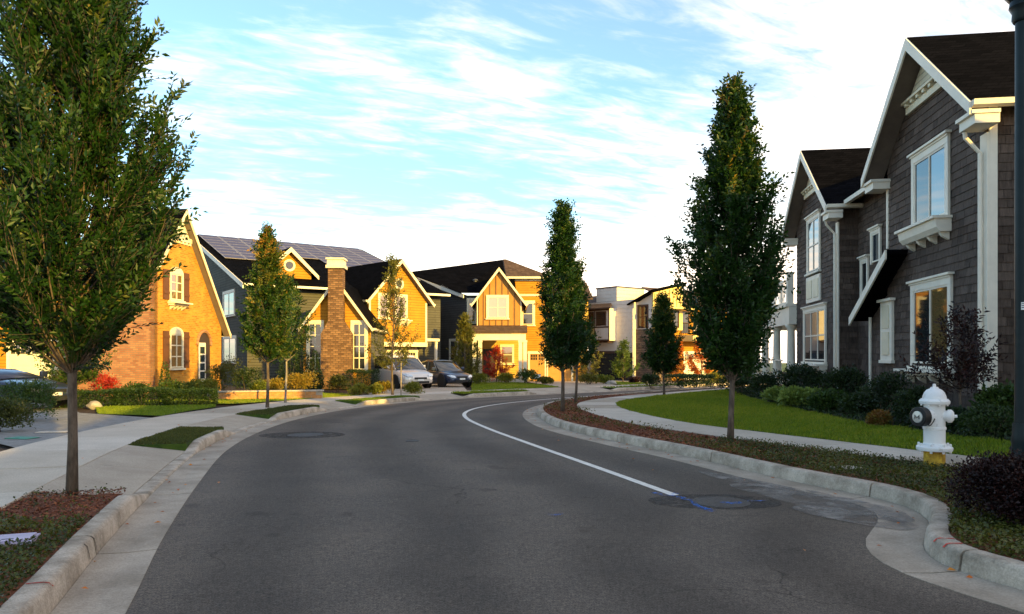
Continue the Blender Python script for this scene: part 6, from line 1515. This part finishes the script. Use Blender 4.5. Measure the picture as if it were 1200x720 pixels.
hp('tag_print', MB().box(-0.022, 0.022, -0.0922, -0.0912, 1.98, 1.988).box(-0.022, 0.01, -0.0922, -0.0912, 1.96, 1.968).box(-0.022, 0.022, -0.0922, -0.0912, 1.94, 1.948), 'ink', tg, None, False)

# ------------------------------------------------------------------ parked cars
def car(name, label, x, y, heading, paint, L, W, H, kind):
    """local +x is forward"""
    root = empty(name, (x, y, zg(y, 0.15)), heading, label, 'car', 'cars parked on the driveways')
    hw = W / 2
    if kind == 'van':
        st = [(-1.0, .45, .75, .60), (-.985, .28, .98, .93), (-.9, .22, 1.02, 1.0), (-.5, .2, 1.03, 1.0), (0, .2, 1.02, 1.0), (.4, .2, 1.0, 1.0), (.56, .21, .98, .99), (.80, .22, .86, .95), (.93, .24, .74, .86), (.99, .30, .60, .68), (1.0, .36, .52, .58)]
        gh = [(-.96, 1.02, .88), (-.88, H - .08, .80), (-.6, H - .01, .80), (-.1, H, .80), (.18, H - .05, .78), (.30, H - .16, .78), (.60, 1.0, .88)]
        pillars = (-.90, -.42, .02, .30); ws = .17
    else:
        st = [(-1.0, .45, .70, .62), (-.97, .28, .90, .85), (-.85, .2, .94, .97), (-.4, .19, .92, 1.0), (.1, .19, .90, 1.0), (.42, .2, .88, .99), (.62, .2, .82, .96), (.82, .22, .74, .9), (.94, .24, .64, .78), (.99, .3, .54, .62), (1.0, .36, .5, .55)]
        gh = [(-.82, .92, .85), (-.55, H - .10, .74), (-.25, H, .72), (.05, H - .02, .72), (.14, H - .07, .72), (.48, .88, .84)]
        pillars = (-.52, -.10, .14); ws = .14
    mb = MB(); n = 0
    for fx, zb, zt, wf in st:
        X_ = fx * L / 2; w = hw * wf
        ring = [(X_, -w * .86, zb), (X_, -w * .98, zb + .08), (X_, -w, zb + (zt - zb) * .55), (X_, -w * .965, zt - .07), (X_, -w * .88, zt), (X_, -w * .45, zt + .035 * min(1, zt)), (X_, w * .45, zt + .035 * min(1, zt)), (X_, w * .88, zt), (X_, w * .965, zt - .07), (X_, w, zb + (zt - zb) * .55), (X_, w * .98, zb + .08), (X_, w * .86, zb)]
        mb.v += ring; n += 1
    for i in range(n - 1):
        for k in range(12):
            a, b = i * 12 + k, i * 12 + (k + 1) % 12; mb.f.append((a, b, b + 12, a + 12))
    mb.f += [tuple(range(12))[::-1], tuple(range((n - 1) * 12, n * 12))]
    me = fixn(mb.mesh('body')); me.materials.append(MATS[paint]); shade_auto(me, 50); body = link('body', me, None, root)
    s = body.modifiers.new('s', 'SUBSURF'); s.levels = 1; s.render_levels = 2
    belt = lambda fx: np.interp(fx, [q[0] for q in st], [q[2] for q in st])
    gb_ = MB()
    for fx, z, wf in gh:
        X_ = fx * L / 2; zb = belt(fx) - .04; w = hw * wf; wl = hw * .90
        gb_.v += [(X_, -wl, zb), (X_, -(wl + (w - wl) * .9), z - .06 if z > zb + .2 else zb + .05), (X_, -w * .85, z), (X_, w * .85, z), (X_, wl + (w - wl) * .9, z - .06 if z > zb + .2 else zb + .05), (X_, wl, zb)]
    m = len(gh)
    for i in range(m - 1):
        for k in range(5): a = i * 6 + k; gb_.f.append((a, a + 1, a + 7, a + 6))
    gb_.f += [tuple(range(6))[::-1], tuple(range((m - 1) * 6, m * 6))]
    me = fixn(gb_.mesh('cabin_glass')); me.materials.append(MATS['glass_dark']); shade_auto(me, 40); link('cabin_glass', me, None, root)
    # painted roof skin and pillars
    rp = MB(); top = [g for g in gh if g[1] > H - .3]
    for fx, z, wf in top:
        X_ = fx * L / 2; w = hw * wf; rp.v += [(X_, -w * 1.0, z - .07), (X_, -w * .87, z + .012), (X_, 0, z + .03), (X_, w * .87, z + .012), (X_, w * 1.0, z - .07)]
    for i in range(len(top) - 1):
        for k in range(4): a = i * 5 + k; rp.f.append((a, a + 1, a + 6, a + 5))
    me = rp.mesh('roof_panel'); me.materials.append(MATS[paint]); shade_auto(me); o = link('roof_panel', me, None, root)
    sd = o.modifiers.new('t', 'SOLIDIFY'); sd.thickness = 0.012
    def gz(fx): return float(np.interp(fx, [g[0] for g in gh], [g[1] for g in gh]))
    for s in (-1, 1):
        for k, fx in enumerate(pillars):
            zt = gz(fx); lean_ = ws if k == len(pillars) - 1 else (-.05 if k == 0 else 0)
            fx2 = fx + lean_ * 1.7; pw = hw * .905
            link('pillar', MB().bar((fx2 * L / 2, s * (pw + .005), belt(fx2) - .02), (fx * L / 2, s * (hw * .79 + .012), zt - .05), .035, .09, (1, 0, 0)), paint, root)
        for fx in ((-.64, .62) if kind == 'van' else (-.60, .64)):
            wr = .33; wh = MB().lathe([(wr - .11, -.10), (wr - .02, -.105), (wr, -.07), (wr, .07), (wr - .02, .105), (wr - .11, .10)], 26, 'y')
            whl = empty('wheel', (fx * L / 2, s * (hw - .10), wr)); whl.parent = root
            me = wh.mesh('tyre'); shade_auto(me); link('tyre', me, 'rubber_black', whl)
            rm = MB().lathe([(wr - .105, s * .03), (wr - .11, s * .085), (.06, s * .10), (.01, s * .102)], 22, 'y')
            if s < 0: rm.f = [f[::-1] for f in rm.f]
            rim = link('rim', rm, 'steel', whl)
            for q in range(5):
                a = q * 2 * math.pi / 5
                link('spoke_gap', MB().prism([(math.cos(a - .28) * .16, s * .1015, math.sin(a - .28) * .16), (math.cos(a + .28) * .16, s * .1015, math.sin(a + .28) * .16), (math.cos(a + .1) * .085, s * .1035, math.sin(a + .1) * .085), (math.cos(a - .1) * .085, s * .1035, math.sin(a - .1) * .085)], (0, s * .002, 0)), 'plastic_black', whl)
            link('wheel_arch', MB().lathe([(wr + .07, -.02), (wr + .07, .016), (wr + .01, .02), (.01, .02)] if s > 0 else [(wr + .07, .02), (wr + .07, -.016), (wr + .01, -.02), (.01, -.02)], 24, 'y', (fx * L / 2, s * (hw - .012), wr + .02)), 'plastic_black', root)
        zl = st[-3][2] - .10
        link('headlight', MB().prism([(L / 2 * .985, s * hw * .44, zl - .03), (L / 2 * .965, s * hw * .74, zl - .01), (L / 2 * .86, s * hw * .90, zl + .10), (L / 2 * .90, s * hw * .72, zl + .13), (L / 2 * .96, s * hw * .48, zl + .07)], (.035, s * .012, .02)), 'headlamp', root)
        link('mirror', MB().box(L / 2 * (.36 if kind == 'van' else .30), L / 2 * (.36 if kind == 'van' else .30) + .12, *sorted((s * hw * .95, s * (hw + .16))), belt(.35) + .02, belt(.35) + .19), paint, root, None, False, 0.03)
        link('taillight', MB().box(-L / 2 * 1.0, -L / 2 * .95, *sorted((s * hw * .72, s * hw * .93)), .72, .95), 'taillamp', root)
        link('door_handle', MB().box(-.35, -.15, *sorted((s * hw * 1.0, s * (hw * 1.0 + .02))), .82, .86), paint, root)
    link('grille', MB().box(L / 2 * .985, L / 2 * 1.004, -hw * .36, hw * .36, .50, .60), 'plastic_black', root)
    link('lower_grille', MB().box(L / 2 * .98, L / 2 * 1.003, -hw * .5, hw * .5, .30, .40), 'plastic_black', root)
    link('number_plate', MB().box(L / 2 * 1.003, L / 2 * 1.01, -.17, .17, .42, .51), 'paper_white', root)
    return root
car('minivan', 'champagne silver minivan parked on the driveway of the solar house', -6.1, 38.6, math.atan2(-0.80, 0.60), 'paint_champagne', 5.0, 1.95, 1.74, 'van')
car('hatchback', 'dark navy compact car parked right of the minivan', -3.95, 40.6, math.atan2(-0.80, 0.60), 'paint_navy', 4.3, 1.75, 1.45, 'car')
car('sedan', 'midnight blue car parked behind the spreading shrub at the left edge', -14.95, 20.9, math.atan2(-0.25, 0.97), 'paint_midnight', 4.5, 1.85, 1.14, 'car')

# ------------------------------------------------------------------ small things
lw = empty('low_wall', (-10.9, 25.9, zg(25.9, 0.14)), R(14), 'low orange brick garden wall in front of the brick house', 'garden wall')
brm = [MB().box(0, w, 0, 0.22, 0, 0.125).mesh('brick') for w in (0.36, 0.40)]
for m__, mt in zip(brm, ('brick_a', 'brick_b')):
    noise_mat(mt, (0.42, 0.17, 0.06), (0.62, 0.30, 0.11), 8, 0.85, 0.4, 50); m__.materials.append(MATS[mt])
link('core', MB().box(0.01, 4.0, 0.02, 0.20, 0, 0.265), 'concrete_b', lw)
for r in range(2):
    x = 0.0 if r % 2 == 0 else 0.2
    while x < 3.65:
        k = random.random() < 0.5; o = link('brick', brm[k], None, lw, T(x, random.uniform(-0.006, 0.006), r * 0.135)); x += (0.375, 0.415)[k]
link('coping', MB().box(-0.03, 4.05, -0.03, 0.25, 0.27, 0.32), 'concrete', lw)
def rock(name, label, x, y, r, seed):
    rr = np.random.default_rng(seed); bm = bmesh.new(); bmesh.ops.create_icosphere(bm, subdivisions=3, radius=1)
    ph = rr.uniform(0, 6, 6)
    for v in bm.verts:
        c = v.co; f = 1 + .12 * math.sin(c.x * 3 + ph[0]) + .1 * math.sin(c.y * 4 + ph[1]) + .08 * math.sin(c.z * 5 + c.x * 4 + ph[2]); v.co = Vector((c.x * r[0], c.y * r[1], c.z * r[2])) * f
    me = bpy.data.meshes.new(name); bm.to_mesh(me); bm.free(); me.materials.append(MATS['boulder_mat']); shade_auto(me, 40)
    o = link(name, me, None); o.location = (x, y, zg(y, 0.13) + r[2] * .5); return tag(o, label, 'rock')
rock('boulder', 'pale rounded boulder at the hedge end beside the driveway', *gp(110, 478, .15), (0.22, 0.17, 0.14), 3)
rock('boulder', 'small brown stone before the white modern house', dx(716, 44), 44, (0.3, 0.25, 0.18), 4)
def lid(name, label, px, py, w, d, mat, rz):
    x, y = gp(px, py, .15); o = empty(name, (x, y, zg(y, 0.125)), rz, label, 'utility lid')
    link('frame', MB().box(-w / 2 - .02, w / 2 + .02, -d / 2 - .02, d / 2 + .02, 0, .028), 'plastic_black' if mat != 'lid_lilac' else mat, o)
    link('cover', MB().box(-w / 2, w / 2, -d / 2, d / 2, .0285, .042), mat, o, None, False, .006)
    link('finger_slot', MB().box(-.04, .04, -d / 2 + .03, -d / 2 + .05, .0425, .0435), 'plastic_black', o)
lid('utility_lid', 'green irrigation box lid in the mulch bed by the near driveway', 26, 514, .46, .28, 'lid_green', R(-12))
lid('utility_lid', 'lilac grey utility lid in the ground cover at the left edge', 12, 632, .30, .22, 'lid_lilac', R(20))
lid('utility_lid', 'pale concrete meter lid in the right ground cover', 992, 549, .34, .2, 'concrete_c', R(15))
x, y = gp(70, 507, .15)
lid('utility_lid', 'grey concrete lid between near driveway and pavement', 62, 507, .55, .22, 'concrete_c', R(8))
# tree stake beside the golden tree
st_ = empty('tree_stake', (gp(470, 463, .15)[0] , gp(470, 463, .15)[1], zg(29.8, .14)), 0, 'thin wooden stake beside the golden street tree', 'stake')
link('pole', MB().tube([(0, 0, -.1), (0, 0, 1.75)], .028, 8), 'bark_pale', st_); link('tie', MB().tube([(0, 0, 1.45), (-.18, 0, 1.5), (-.34, 0, 1.45)], .01, 6), 'rubber_black', st_)
ys = empty('yard_sign', (dx(629, 45), 45, zg(45, .14)), 0, 'little yard sign beside the rounded shrub at the garage', 'sign')
link('stake', MB().box(-.015, .015, -.01, .01, -.1, .35), 'metal_dark', ys); link('board', MB().box(-.25, .25, -.02, -.011, .3, .62), 'paper_white', ys)
